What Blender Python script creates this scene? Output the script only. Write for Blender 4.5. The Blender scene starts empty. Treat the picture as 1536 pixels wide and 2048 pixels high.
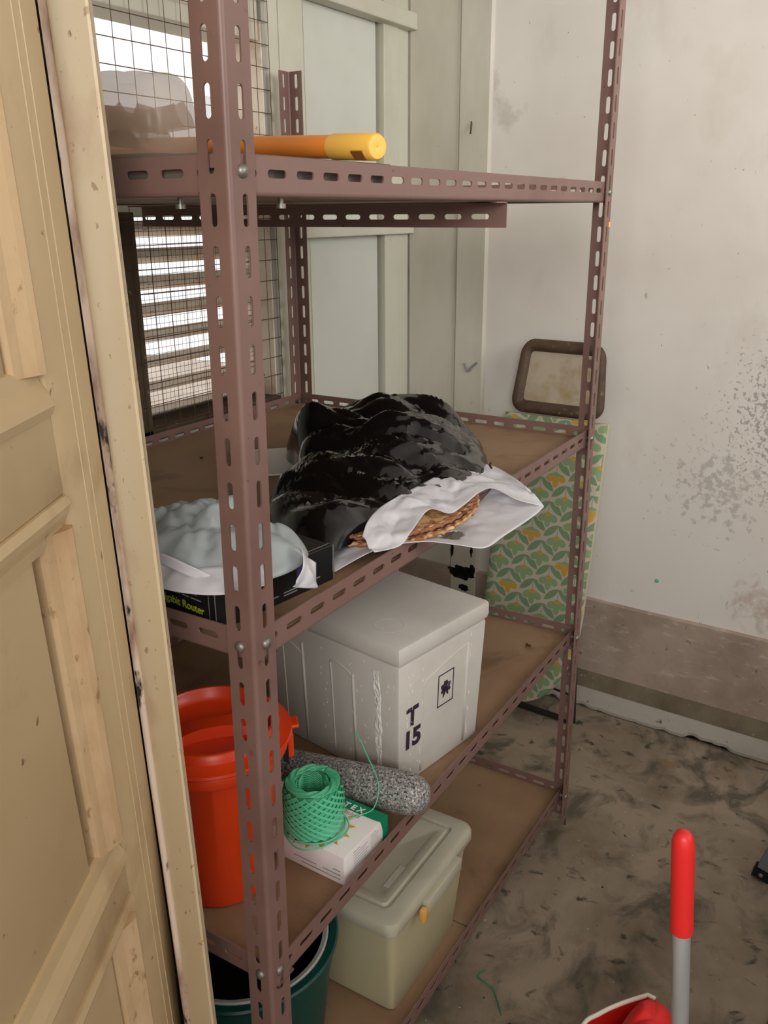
import bpy, bmesh, math, random
from mathutils import Vector, Matrix, noise

random.seed(7)
SC = bpy.context.scene
COL = SC.collection
PI = math.pi

def S(r, g, b, k=1.0):                      # sRGB 0-255 -> linear
    f = lambda c: (c/12.92 if c <= .04045 else ((c+.055)/1.055)**2.4)
    return (f(r/255)*k, f(g/255)*k, f(b/255)*k, 1)

# ------------------------------------------------------------------ camera
def make_camera():
    yaw, pitch, roll, f = 0.54906, 0.33030, -0.00640, 1751.086
    F = Vector((math.cos(pitch)*math.cos(yaw), math.cos(pitch)*math.sin(yaw), -math.sin(pitch)))
    s = F.cross(Vector((0, 0, 1))).normalized(); u = s.cross(F)
    s2 = s*math.cos(roll)+u*math.sin(roll); u2 = -s*math.sin(roll)+u*math.cos(roll)
    cd = bpy.data.cameras.new('camera'); c = bpy.data.objects.new('camera', cd); COL.objects.link(c)
    M = Matrix((s2, u2, -F)).transposed().to_4x4(); M.translation = (-.7043, -.6018, 1.5478)
    c.matrix_world = M
    cd.sensor_fit = 'VERTICAL'; cd.sensor_height = 24; cd.lens = f/2048*24
    cd.clip_start = .02
    SC.camera = c
make_camera()

# ------------------------------------------------------------------ world, lights, exposure
def make_world():
    w = bpy.data.worlds.new('sky'); SC.world = w; w.use_nodes = True
    nt = w.node_tree; nt.nodes.clear()
    out = nt.nodes.new('ShaderNodeOutputWorld'); bg = nt.nodes.new('ShaderNodeBackground')
    tc = nt.nodes.new('ShaderNodeTexCoord'); nz = nt.nodes.new('ShaderNodeTexNoise')
    rp = nt.nodes.new('ShaderNodeValToRGB')
    nz.inputs['Scale'].default_value = 3; nz.inputs['Detail'].default_value = 6
    rp.color_ramp.elements[0].position = .30; rp.color_ramp.elements[0].color = (.60, .80, 1.0, 1)
    rp.color_ramp.elements[1].position = .42; rp.color_ramp.elements[1].color = (1, .99, .97, 1)
    L = nt.links
    L.new(tc.outputs['Generated'], nz.inputs['Vector']); L.new(nz.outputs['Fac'], rp.inputs['Fac'])
    L.new(rp.outputs['Color'], bg.inputs['Color']); bg.inputs['Strength'].default_value = 1.1
    L.new(bg.outputs['Background'], out.inputs['Surface'])
make_world()

def area(name, loc, target, sx, sy, power, color=(1, 1, 1)):
    ld = bpy.data.lights.new(name, 'AREA'); ld.shape = 'RECTANGLE'; ld.size = sx; ld.size_y = sy
    ld.energy = power; ld.color = color; ld.spread = math.radians(110)
    o = bpy.data.objects.new(name, ld); COL.objects.link(o); o.location = loc
    d = Vector(target)-Vector(loc); o.rotation_euler = d.to_track_quat('-Z', 'Y').to_euler()
    return o
area('daylight_side_window', (.75, -2.35, 2.2), (1.85, -.1, 2.25), 1.3, 1.0, 20, (1, .985, .965))
area('daylight_yard', (-1.9, -1.3, 2.15), (1.85, -.6, 2.25), 1.4, .9, 24, (1, .965, .92))

vs = SC.view_settings
SC.display_settings.display_device = 'sRGB'
vs.view_transform = 'Standard'; vs.look = 'None'; vs.gamma = 1; vs.use_curve_mapping = False
vs.exposure = 0.0

# ------------------------------------------------------------------ materials
MATS = {}
def mat(name, col, rough=.5, spec=.5, metal=0, layers=(), bump=None, coat=0, trans=0, alpha=1, sub=0, emit=None, coord='Object', sheen=0):
    m = bpy.data.materials.new(name); m.use_nodes = True; MATS[name] = m
    nt = m.node_tree; L = nt.links; b = nt.nodes['Principled BSDF']
    b.inputs['Base Color'].default_value = col; b.inputs['Roughness'].default_value = rough
    b.inputs['Specular IOR Level'].default_value = spec; b.inputs['Metallic'].default_value = metal
    b.inputs['Coat Weight'].default_value = coat; b.inputs['Transmission Weight'].default_value = trans
    b.inputs['Alpha'].default_value = alpha
    if sub:
        b.inputs['Subsurface Weight'].default_value = sub; b.inputs['Subsurface Scale'].default_value = .02
        b.inputs['Subsurface Radius'].default_value = (1, .8, .6)
    tc = nt.nodes.new('ShaderNodeTexCoord')
    cur = None
    for ly in layers:
        sc, det, lo, hi, c2 = ly[:5]; st = ly[5] if len(ly) > 5 else (1, 1, 1); amt = ly[6] if len(ly) > 6 else 1
        dis = ly[7] if len(ly) > 7 else 0
        mp = nt.nodes.new('ShaderNodeMapping'); mp.inputs['Scale'].default_value = st
        mp.inputs['Location'].default_value = (random.random()*9, random.random()*9, random.random()*9)
        L.new(tc.outputs[coord], mp.inputs['Vector'])
        n = nt.nodes.new('ShaderNodeTexNoise'); n.inputs['Scale'].default_value = sc; n.inputs['Detail'].default_value = det
        n.inputs['Roughness'].default_value = .6; n.inputs['Distortion'].default_value = dis
        L.new(mp.outputs['Vector'], n.inputs['Vector'])
        r = nt.nodes.new('ShaderNodeMapRange'); r.inputs['From Min'].default_value = lo; r.inputs['From Max'].default_value = hi
        r.inputs['To Max'].default_value = amt
        L.new(n.outputs['Fac'], r.inputs['Value'])
        mx = nt.nodes.new('ShaderNodeMix'); mx.data_type = 'RGBA'
        if cur is None: mx.inputs['A'].default_value = col
        else: L.new(cur, mx.inputs['A'])
        mx.inputs['B'].default_value = c2; L.new(r.outputs['Result'], mx.inputs['Factor'])
        cur = mx.outputs['Result']
    if cur is not None: L.new(cur, b.inputs['Base Color'])
    if bump:
        n = nt.nodes.new('ShaderNodeTexNoise'); n.inputs['Scale'].default_value = bump[0]; n.inputs['Detail'].default_value = 5
        if len(bump) > 3:
            mp = nt.nodes.new('ShaderNodeMapping'); mp.inputs['Scale'].default_value = bump[3]
            L.new(tc.outputs[coord], mp.inputs['Vector']); L.new(mp.outputs['Vector'], n.inputs['Vector'])
        else: L.new(tc.outputs[coord], n.inputs['Vector'])
        bp = nt.nodes.new('ShaderNodeBump'); bp.inputs['Strength'].default_value = bump[1]; bp.inputs['Distance'].default_value = bump[2]
        L.new(n.outputs['Fac'], bp.inputs['Height']); L.new(bp.outputs['Normal'], b.inputs['Normal'])
    return m

def film(name, col, transl=.5, rough=.3, clear=0.0, spec=.5):
    """thin plastic film: principled mixed with translucent (and some clear transparency)"""
    m = mat(name, col, rough=rough, spec=spec)
    nt = m.node_tree; L = nt.links; b = nt.nodes['Principled BSDF']; out = nt.nodes['Material Output']
    t = nt.nodes.new('ShaderNodeBsdfTranslucent'); t.inputs['Color'].default_value = col
    mx = nt.nodes.new('ShaderNodeMixShader'); mx.inputs[0].default_value = transl
    L.new(b.outputs[0], mx.inputs[1]); L.new(t.outputs[0], mx.inputs[2]); last = mx
    if clear:
        tr = nt.nodes.new('ShaderNodeBsdfTransparent'); m2 = nt.nodes.new('ShaderNodeMixShader'); m2.inputs[0].default_value = clear
        L.new(mx.outputs[0], m2.inputs[1]); L.new(tr.outputs[0], m2.inputs[2]); last = m2
    L.new(last.outputs[0], out.inputs['Surface'])
    return m

M = dict(
 wall=mat('wall_paint', S(222, 217, 210), .75, .3, layers=[
    (1.3, 4, .45, .75, S(206, 198, 188)), (3, 6, .60, .76, S(184, 172, 156), (1, 1, .6), .45),
    (60, 3, .72, .76, S(105, 98, 88), (1, 1, .7), .8), (24, 6, .70, .78, S(120, 112, 104), (1, 1, .5), .7), (7, 9, .64, .70, S(140, 128, 114), (1, .6, .5), .3)], bump=(40, .15, .003)),
 band=mat('dado_dirt', S(170, 153, 139), .85, .2, layers=[
    (5, 6, .4, .65, S(148, 130, 116)), (30, 8, .58, .70, S(188, 174, 162), (1, .7, 1.6), .7), (30, 5, .66, .73, S(100, 84, 72))], bump=(60, .3, .003)),
 curb=mat('curb_cement', S(184, 178, 168), .85, .2, layers=[
    (6, 6, .5, .75, S(162, 154, 142)), (25, 5, .66, .74, S(90, 84, 72))], bump=(50, .3, .004)),
 ledge_dirt=mat('ledge_dirt', S(112, 102, 84), .9, .2, layers=[(9, 6, .45, .7, S(90, 82, 66)), (40, 4, .66, .72, S(140, 132, 118))]),
 crack=mat('crack_dirt', S(22, 19, 16), .95, .1, layers=[(40, 4, .5, .7, S(50, 44, 38))]),  # near-black paints the shade inside cracks, gaps and the plank hole
 floor=mat('floor_cement', S(154, 139, 121), .8, .25, layers=[
    (3.2, 7, .42, .62, S(122, 109, 92), (1, 1, 1), 1, .4), (7, 8, .50, .64, S(84, 80, 68), (1, 1.3, 1), .85, .6),
    (16, 8, .60, .68, S(52, 54, 48), (1.4, 1, 1), .85, .5), (9, 5, .62, .74, S(122, 92, 58), (1, 1, 1), .6),
    (75, 2, .74, .77, S(205, 200, 190)), (50, 3, .72, .75, S(30, 28, 25))], bump=(22, .35, .006)),
 wood_cream=mat('cream_gloss_paint', S(202, 200, 184), .5, .4, layers=[
    (2.5, 4, .45, .75, S(184, 180, 162)), (40, 4, .73, .77, S(70, 62, 50), (1, 1, .5))], bump=(14, .12, .003, (6, 6, .6))),
 panel_cream=mat('pale_panel_paint', S(203, 205, 196), .5, .4, layers=[
    (2, 4, .5, .8, S(190, 190, 178)), (70, 2, .77, .79, S(90, 84, 74))]),
 plank=mat('plank_paint', S(208, 203, 190), .55, .35, layers=[
    (2.4, 5, .45, .72, S(184, 178, 162), (1, 1, .4)), (36, 4, .72, .76, S(84, 76, 66), (1, 1, .35))], bump=(18, .2, .003, (4, 4, .4))),
 door=mat('door_enamel', S(206, 182, 142), .38, .5, layers=[
    (2, 4, .42, .75, S(190, 163, 122)), (5, 8, .60, .72, S(156, 122, 88), (1, 1, 1), .6),
    (55, 3, .69, .73, S(110, 76, 50), (1, 1, .8), .85)], bump=(5, .15, .004, (5, 5, .4))),
 door_mould=mat('door_moulding_paint', S(208, 178, 138), .5, .4, layers=[
    (9, 7, .45, .7, S(178, 142, 104), (1, 1, .5)), (60, 4, .62, .7, S(140, 104, 74), (1, 1, .5), .8)], bump=(60, .3, .003)),
 jamb=mat('jamb_enamel', S(206, 187, 154), .4, .5, layers=[
    (2.2, 5, .42, .66, S(194, 168, 134)), (7, 8, .54, .68, S(176, 140, 108), (1, 1, .7), .7), (70, 4, .64, .68, S(150, 110, 76), (1, 1, .8), .7),
    (30, 3, .715, .75, S(112, 80, 58), (1, 1, .8), .9)], bump=(30, .1, .003)),
 paint_run=mat('paint_run_enamel', S(206, 184, 146), .4, .5),
 bead=mat('peeling_bead', S(226, 206, 186), .6, .3, layers=[(12, 6, .5, .62, S(150, 112, 92), (1, 1, .3)), (30, 5, .6, .66, S(60, 44, 36), (1, 1, .4))]),
 dark_wood=mat('weathered_frame', S(92, 78, 60), .8, .2, layers=[(8, 6, .4, .7, S(58, 48, 38), (1, 1, .3)), (40, 4, .66, .72, S(150, 140, 120))]),  # dark brown stands in for backlit shade on window frame and sill
 slat=mat('slat_paint', S(236, 224, 206), .6, .3, layers=[(4, 6, .5, .75, S(190, 160, 130), (.5, 2, 2)), (60, 5, .66, .72, S(70, 58, 46), (.5, 1, 1))]),
 mesh_wire=mat('rusty_wire', S(96, 74, 58), .8, .2),
 gauze=mat('fine_gauze', S(64, 54, 46), .8, .2),
 grey_post=mat('grey_post_paint', S(170, 168, 160), .55, .35, layers=[(5, 5, .5, .7, S(140, 136, 128), (1, 1, .3))]),
 steel=mat('brown_angle_enamel', S(127, 98, 90), .42, .5, layers=[
    (6, 5, .45, .75, S(110, 82, 74)), (26, 6, .66, .74, S(110, 72, 46), (1, 1, 1), .8), (70, 3, .72, .75, S(52, 36, 30))], bump=(90, .08, .001)),
 bolt=mat('zinc_bolt', S(138, 134, 126), .4, .5, .7),
 board=mat('hardboard', S(152, 123, 95), .6, .3, layers=[
    (2.5, 6, .42, .68, S(132, 103, 78)), (5, 7, .56, .72, S(108, 80, 58), (1, 1, 1), .8, .8), (30, 5, .70, .76, S(60, 44, 34)),
    (9, 6, .66, .78, S(176, 146, 112), (2, 1, 1), .6)], bump=(60, .1, .002)),
 board_edge=mat('hardboard_dark', S(120, 92, 72), .7, .3),
 foam=mat('white_polystyrene', S(203, 198, 190), .75, .3, layers=[
    (4, 5, .5, .8, S(184, 178, 170)), (11, 7, .66, .76, S(160, 154, 148), (1, 1, .5), .7)], bump=(220, .12, .0015)),
 foam_scar=mat('torn_tape_scar', S(234, 232, 226), .8, .3, bump=(160, .8, .004)),
 ink=mat('purple_black_ink', S(54, 40, 56), .6, .3, layers=[(90, 4, .6, .7, S(120, 108, 118))]),
 red_plastic=mat('red_orange_plastic', S(226, 66, 20), .33, .5, layers=[(3, 3, .5, .8, S(206, 46, 18))], sub=.15),
 orange=mat('orange_tube', S(248, 146, 52), .35, .5),
 yellow=mat('yellow_cap', S(248, 192, 84), .45, .5, layers=[(9, 3, .5, .75, S(250, 196, 92))]),
 black_box=mat('black_box_print', S(24, 23, 26), .4, .5),
 box_edge=mat('box_worn_edge', S(120, 116, 112), .7, .3),
 lime=mat('lime_lettering', S(196, 208, 50), .5, .4),
 grey_ink=mat('grey_lettering', S(140, 138, 140), .5, .4),
 violet=mat('violet_print', S(58, 50, 92), .5, .4),
 black_film=mat('black_bag_film', S(9, 9, 10), .16, .5, coat=.3, bump=(70, .10, .002)),
 white_film=film('white_carrier_film', S(236, 234, 238), .25, .4),
 milky_film=film('milky_bag_film', S(206, 214, 216), .35, .35),
 clear_film=film('beige_clear_film', S(214, 192, 172), .5, .25, .5),
 fold_film=film('beige_fold_film', S(186, 160, 138), .5, .4, .25),
 clear_curl=film('clear_curl_film', S(246, 246, 250), .6, .2, .6),
 paper=mat('white_paper', S(214, 210, 206), .7, .3),
 straw=mat('plaited_straw', S(196, 158, 112), .7, .3, layers=[(60, 4, .45, .6, S(140, 92, 52)), (30, 3, .6, .7, S(222, 186, 136))]),
 straw_red=mat('plaited_straw_reddish', S(150, 100, 76), .7, .3, layers=[(50, 4, .5, .6, S(104, 52, 40))]),
 granite=mat('grey_granite', S(122, 119, 116), .55, .4, layers=[
    (210, 3, .50, .58, S(176, 173, 168)), (260, 3, .55, .6, S(44, 42, 42)), (420, 2, .6, .66, S(214, 212, 208))], bump=(120, .35, .002)),
 glove_white=mat('glove_box_white', S(232, 226, 224), .45, .4),
 glove_green=mat('glove_box_green', S(0, 130, 92), .45, .4),
 small_ink=mat('small_print_ink', S(150, 148, 150), .6, .3),
 sun_orange=mat('orange_print', S(236, 160, 60), .5, .4),
 twine=film('green_twine', S(96, 214, 164), .2, .22, spec=.9),
 twine_light=film('green_twine_light', S(118, 224, 180), .2, .2, spec=1.0),  # paler strands; the tint also paints highlights missing from the film
 twine_dark=mat('green_twine_core', S(36, 140, 96), .4, .5),
 storage=mat('milky_storage_plastic', S(190, 182, 146), .4, .45, sub=.25, layers=[(3, 3, .5, .8, S(174, 166, 130))], bump=(120, .04, .001)),
 storage_lid=mat('milky_lid_plastic', S(186, 181, 162), .45, .45, sub=.2, layers=[(6, 5, .5, .8, S(166, 160, 140))]),
 clip=mat('amber_clip', S(224, 172, 84), .45, .4),
 tub=mat('dark_green_plastic', S(8, 66, 58), .4, .5),
 tub_rim=mat('greyish_white_rim', S(176, 178, 168), .5, .4),
 tub_lining=mat('black_lining', S(10, 10, 11), .4, .4),
 rust=mat('rusty_tray_frame', S(84, 66, 50), .65, .4, layers=[(16, 6, .42, .68, S(60, 44, 32)), (60, 5, .58, .7, S(140, 116, 88), (1, 1, 1), .7)]),
 tray=mat('stained_tray', S(180, 166, 148), .6, .35, layers=[(7, 5, .48, .7, S(156, 136, 96)), (30, 6, .68, .74, S(74, 54, 40)), (5, 4, .6, .72, S(150, 124, 70))]),
 cover_edge=mat('cover_edge', S(196, 186, 160), .85, .2),
 leg_brown=mat('dead_leaf_brown', S(84, 62, 42), .8, .2),
 leg=mat('dark_tube', S(38, 32, 28), .5, .4),
 red_grip=mat('red_grip', S(232, 44, 42), .4, .5),
 alu=mat('grey_tube', S(186, 186, 188), .35, .5, .3, layers=[(8, 3, .5, .7, S(120, 120, 124), (1, 1, .1))]),
 red_pan=mat('red_pan_plastic', S(206, 36, 26), .45, .45),
 white_rim=mat('white_rim', S(236, 226, 216), .5, .4),
 red_cloth=mat('red_rubber_cloth', S(228, 40, 38), .55, .4),
 ladder=mat('ladder_aluminium', S(128, 132, 142), .4, .5, .4),
 black_rubber=mat('black_rubber', S(20, 20, 22), .7, .3),
 yard=mat('yard_cement', S(214, 200, 186), .9, .2, layers=[(2, 4, .4, .7, S(196, 180, 164))]),
 teal=mat('teal_speck', S(120, 178, 170), .7, .3),
 red_pot=mat('red_outdoor_plastic', S(226, 50, 44), .5, .4),
)

# floral print (flat print): distances to leaf / flower edges are stored per vertex and thresholded here
def floral_material():
    m = mat('floral_cotton', S(188, 178, 160), .85, .15)
    nt = m.node_tree; L = nt.links; b = nt.nodes['Principled BSDF']; cur = None
    for attr, col in (('leaf', S(120, 146, 112)), ('outline', S(188, 178, 160)), ('flower', S(136, 160, 118)), ('yellow', S(192, 152, 70)), ('stem', S(106, 138, 98))):
        a = nt.nodes.new('ShaderNodeAttribute'); a.attribute_name = attr
        r = nt.nodes.new('ShaderNodeMapRange'); r.inputs['From Min'].default_value = -.0006; r.inputs['From Max'].default_value = .0006
        L.new(a.outputs['Fac'], r.inputs['Value'])
        mx = nt.nodes.new('ShaderNodeMix'); mx.data_type = 'RGBA'
        if cur is None: mx.inputs['A'].default_value = S(188, 178, 160)
        else: L.new(cur, mx.inputs['A'])
        mx.inputs['B'].default_value = col; L.new(r.outputs['Result'], mx.inputs['Factor']); cur = mx.outputs['Result']
    L.new(cur, b.inputs['Base Color'])
    return m
M['floral'] = floral_material()

def stain(m, centre, scale, nscale, lo, hi, col, amt):
    """a stain of its own shape at a fixed place on the wall: noise inside a soft round patch"""
    nt = m.node_tree; L = nt.links; b = nt.nodes['Principled BSDF']; src = b.inputs['Base Color'].links[0].from_socket
    tc = nt.nodes.new('ShaderNodeTexCoord'); mp = nt.nodes.new('ShaderNodeMapping'); mp.vector_type = 'TEXTURE'
    mp.inputs['Location'].default_value = centre; mp.inputs['Scale'].default_value = scale
    g = nt.nodes.new('ShaderNodeTexGradient'); g.gradient_type = 'SPHERICAL'
    n = nt.nodes.new('ShaderNodeTexNoise'); n.inputs['Scale'].default_value = nscale; n.inputs['Detail'].default_value = 6; n.inputs['Roughness'].default_value = .65
    a = nt.nodes.new('ShaderNodeMath'); a.operation = 'MULTIPLY_ADD'; a.inputs[1].default_value = .35
    r = nt.nodes.new('ShaderNodeMapRange'); r.inputs['From Min'].default_value = lo; r.inputs['From Max'].default_value = hi; r.inputs['To Max'].default_value = amt
    e = nt.nodes.new('ShaderNodeMath'); e.operation = 'MULTIPLY'; c = nt.nodes.new('ShaderNodeMath'); c.operation = 'MULTIPLY'; c.inputs[1].default_value = 3; c.use_clamp = True
    mx = nt.nodes.new('ShaderNodeMix'); mx.data_type = 'RGBA'; mx.inputs['B'].default_value = col
    L.new(tc.outputs['Object'], mp.inputs['Vector']); L.new(mp.outputs['Vector'], g.inputs['Vector']); L.new(tc.outputs['Object'], n.inputs['Vector'])
    L.new(g.outputs['Fac'], a.inputs[0]); L.new(n.outputs['Fac'], a.inputs[2]); L.new(a.outputs[0], r.inputs['Value'])
    L.new(g.outputs['Fac'], c.inputs[0]); L.new(r.outputs['Result'], e.inputs[0]); L.new(c.outputs[0], e.inputs[1])
    L.new(e.outputs[0], mx.inputs['Factor']); L.new(src, mx.inputs['A']); L.new(mx.outputs['Result'], b.inputs['Base Color'])
stain(M['wall'], (0, -1.24, .47), (.3, .20, .13), 26, .62, .92, S(160, 132, 108), .7)
stain(M['wall'], (0, -1.22, 1.02), (.4, .36, .46), 75, .755, .80, S(112, 104, 96), .55)
stain(M['wall'], (0, -1.05, .80), (.4, .40, .35), 38, .77, .85, S(136, 128, 118), .4)

# ------------------------------------------------------------------ object helpers
def obj(name, bm, m, parent=None, smooth=False, angle=None):
    me = bpy.data.meshes.new(name); bmesh.ops.recalc_face_normals(bm, faces=bm.faces[:]) if angle != 'keep' else None
    bm.to_mesh(me); bm.free()
    return obj_me(name, me, m, parent, smooth)
def obj_me(name, me, m, parent=None, smooth=False):
    if m is not None: me.materials.append(m)
    if smooth:
        for p in me.polygons: p.use_smooth = True
        if smooth != 'all':
            me.set_sharp_from_angle(angle=math.radians(38))
    o = bpy.data.objects.new(name, me); COL.objects.link(o)
    if parent: o.parent = parent
    return o
def inst(name, me, parent, mw=None):
    o = bpy.data.objects.new(name, me); COL.objects.link(o); o.parent = parent
    if mw is not None: o.matrix_local = mw
    return o
def thing(name, label, cat, loc=(0, 0, 0), rotz=0, group=None):
    o = bpy.data.objects.new(name, None); COL.objects.link(o); o.location = loc; o.rotation_euler = (0, 0, rotz)
    o.empty_display_size = .05; o['label'] = label; o['category'] = cat
    if group: o['group'] = group
    return o
def tag(o, label, cat, group=None):
    o['label'] = label; o['category'] = cat
    if group: o['group'] = group
    return o
def struct(o, label=None):
    o['kind'] = 'structure'
    if label: o['label'] = label
    return o
def empty(name, loc=(0, 0, 0), rotz=0):
    o = bpy.data.objects.new(name, None); COL.objects.link(o); o.location = loc; o.rotation_euler = (0, 0, rotz); o.empty_display_size = .05
    return o

def box(bm, x0, x1, y0, y1, z0, z1, f=None, bev=0):
    vs = [Vector((x, y, z)) for z in (z0, z1) for y in (y0, y1) for x in (x0, x1)]
    if f: vs = [Vector(f(*v)) for v in vs]
    v = [bm.verts.new(c) for c in vs]
    fs = [bm.faces.new([v[i] for i in q]) for q in ((0, 2, 3, 1), (4, 5, 7, 6), (0, 1, 5, 4), (2, 6, 7, 3), (0, 4, 6, 2), (1, 3, 7, 5))]
    if bev:
        es = list({e for g in fs for e in g.edges})
        bmesh.ops.bevel(bm, geom=es, offset=bev, segments=2, profile=.5, affect='EDGES')
    return bm
def mkbox(*a, f=None, bev=0):
    return box(bmesh.new(), *a, f=f, bev=bev)
def prism(bm, prof, a, b, f):
    """profile list of (p,q) swept from a to b; f(p,q,t)->xyz"""
    r0 = [bm.verts.new(f(p, q, a)) for p, q in prof]; r1 = [bm.verts.new(f(p, q, b)) for p, q in prof]
    n = len(prof)
    for i in range(n): bm.faces.new((r0[i], r0[(i+1) % n], r1[(i+1) % n], r1[i]))
    bm.faces.new(r0[::-1]); bm.faces.new(r1)
    return bm
def lathe(bm, prof, seg=48, c=(0, 0), cap0=False, cap1=False, f=None):
    rings = []
    for r, z in prof:
        rings.append([bm.verts.new(((f(r, z, 2*PI*i/seg)) if f else (c[0]+r*math.cos(2*PI*i/seg), c[1]+r*math.sin(2*PI*i/seg), z))) for i in range(seg)])
    for a, b in zip(rings, rings[1:]):
        for i in range(seg): bm.faces.new((a[i], a[(i+1) % seg], b[(i+1) % seg], b[i]))
    if cap0: bm.faces.new(rings[0][::-1])
    if cap1: bm.faces.new(rings[-1])
    return bm
def frames(pts):
    out = []; up = Vector((0, 0, 1))
    for i, p in enumerate(pts):
        t = (pts[min(i+1, len(pts)-1)]-pts[max(i-1, 0)]).normalized()
        if i == 0:
            a = up if abs(t.dot(up)) < .9 else Vector((1, 0, 0)); n = (a-t*a.dot(t)).normalized()
        else: n = (n-t*n.dot(t)).normalized()
        out.append((n, t.cross(n)))
    return out
def tube(bm, pts, r, seg=10, caps=True, rf=None):
    pts = [Vector(p) for p in pts]; fr = frames(pts); rings = []
    for i, (p, (n, b)) in enumerate(zip(pts, fr)):
        R = rf(i) if rf else r
        rings.append([bm.verts.new(p+(n*math.cos(2*PI*k/seg)+b*math.sin(2*PI*k/seg))*R) for k in range(seg)])
    for a, b in zip(rings, rings[1:]):
        for k in range(seg): bm.faces.new((a[k], a[(k+1) % seg], b[(k+1) % seg], b[k]))
    if caps: bm.faces.new(rings[0][::-1]); bm.faces.new(rings[-1])
    return bm
def spline(ctrl, n=8, closed=False):
    P = [Vector(p) for p in ctrl]; out = []; N = len(P)
    for i in range(N if closed else N-1):
        g = (lambda k: P[k % N]) if closed else (lambda k: P[max(0, min(N-1, k))])
        a, b, c, d = g(i-1), g(i), g(i+1), g(i+2)
        for k in range(n):
            t = k/n
            out.append(.5*((2*b)+(c-a)*t+(2*a-5*b+4*c-d)*t*t+(3*b-a-3*c+d)*t**3))
    if not closed: out.append(P[-1])
    return out
def text_mesh(body, size, extrude=.0002, align='LEFT', bold=0.0):
    cu = bpy.data.curves.new('txt', 'FONT'); cu.body = body; cu.size = size; cu.extrude = extrude; cu.align_x = align; cu.offset = bold
    o = bpy.data.objects.new('txt', cu); COL.objects.link(o)
    me = bpy.data.meshes.new_from_object(o.evaluated_get(bpy.context.evaluated_depsgraph_get()))
    bpy.data.objects.remove(o); bpy.data.curves.remove(cu)
    return me
def lettering(name, body, size, m, parent, origin, xdir, ydir, align='LEFT', bold=0.0):
    me = text_mesh(body, size, align=align, bold=bold)
    x = Vector(xdir).normalized(); y = Vector(ydir).normalized(); z = x.cross(y)
    Mx = Matrix((x, y, z)).transposed().to_4x4(); Mx.translation = origin
    me.transform(Mx)
    return obj_me(name, me, m, parent)

# ------------------------------------------------------------------ room shell
floor = struct(obj('floor', mkbox(-3.2, 2.2, -3.2, 1.0, -.08, 0), M['floor']))
struct(obj('ceiling', mkbox(-.2, 2.3, -2.6, 1.0, 2.75, 2.83), M['wall']))

WB = (1.87, .87, 0); TH = -math.atan(.05)
wb = struct(obj('wall_back', mkbox(0, .12, -3.4, .13, 0, 2.75), M['wall'])); wb.location = WB; wb.rotation_euler = (0, 0, TH)
def plank(y0, y1, d, z0=.16):
    bm = bmesh.new(); prism(bm, [(0, y0), (-d*.4, y0), (-d, y0+.006), (-d, y1-.006), (-d*.4, y1), (0, y1)], z0, 2.75, lambda p, q, t: (p, q, t))
    return obj('plank', bm, M['plank'], wb)
plank(-.176, 0.0, .006); plank(-.288, -.180, .014)
# rotten hole and flaked paint at the foot of the narrow plank
bm = bmesh.new()
for (cy, cz, r, sy, sz) in [(-.228, .355, .034, 1.3, .8), (-.19, .43, .01, .6, 2), (-.265, .44, .008, .6, 2.2), (-.27, .37, .014, .8, 1.6), (-.24, .30, .012, 1.4, 1)]:
    pts = []
    for k in range(28):
        a = 2*PI*k/28; rr = r*(1+.55*noise.noise(Vector((math.cos(a)*2.2, math.sin(a)*2.2, cy*40))))
        pts.append(bm.verts.new((-.0148, cy+rr*sy*math.cos(a), cz+rr*sz*math.sin(a))))
    bm.faces.new(pts)
h = bmesh.ops.extrude_face_region(bm, geom=bm.faces[:]); bmesh.ops.translate(bm, vec=(.002, 0, 0), verts=[v for v in h['geom'] if isinstance(v, bmesh.types.BMVert)])
obj('rot_hole', bm, M['crack'], wb)
# scuffed hook-shaped scratch and nail on the planks
bm = bmesh.new(); tube(bm, spline([(-.0155, -.222, 1.085), (-.0165, -.235, 1.06), (-.0165, -.25, 1.075), (-.0155, -.268, 1.09)], 5), .004, 6)
obj('scratch', bm, M['grey_ink'], wb)
bm = bmesh.new(); tube(bm, [(-.012, -.225, 1.80), (-.03, -.232, 1.765)], .0025, 6); obj('nail', bm, M['dark_wood'], wb)
bm = bmesh.new(); lathe(bm, [(.0, 0), (.007, 0), (.006, .0012), (0.0001, .0016)], 12)
sp = obj('paint_speck', bm, M['teal'], wb); sp.matrix_local = Matrix.Translation((-.0005, -.90, .478)) @ Matrix.Rotation(-PI/2, 4, 'Y')

def band_profile():
    bm = bmesh.new(); n = 60
    top = []; ys = [-3.4+3.5*i/n for i in range(n+1)]
    prof = []
    for y in ys:
        z = .368+.004*noise.noise(Vector((y*3, 0, 0)))
        prof.append((y, z))
    fr = [bm.verts.new((-.012, y, z)) for y, z in prof]; bk = [bm.verts.new((0.004, y, z+.006)) for y, z in prof]
    lo = [bm.verts.new((-.012, y, .08)) for y, z in prof]
    for i in range(n):
        bm.faces.new((fr[i], fr[i+1], bk[i+1], bk[i])); bm.faces.new((lo[i], lo[i+1], fr[i+1], fr[i]))
    return bm
t1 = struct(obj('trim_1', band_profile(), M['band'])); t1.location = WB; t1.rotation_euler = (0, 0, TH)
def curb():
    bm = bmesh.new(); n = 240; rows = []
    for i in range(n+1):
        y = -2.6+2.7*i/n
        gap = max(0, noise.noise(Vector((y*5+3, 1, 0)))*.6+noise.noise(Vector((y*22, 5, 0)))*.4)
        g = min(.05, .003+.085*gap**1.1)
        rows.append([bm.verts.new(c) for c in ((.0, y, .120), (-.046, y, .083), (-.052, y, .078), (-.054, y, g+.012), (-.050, y, g), (-.02, y, g))])
    for a, b in zip(rows, rows[1:]):
        for k in range(1, 5): bm.faces.new((a[k], a[k+1], b[k+1], b[k]))
    return bm
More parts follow.
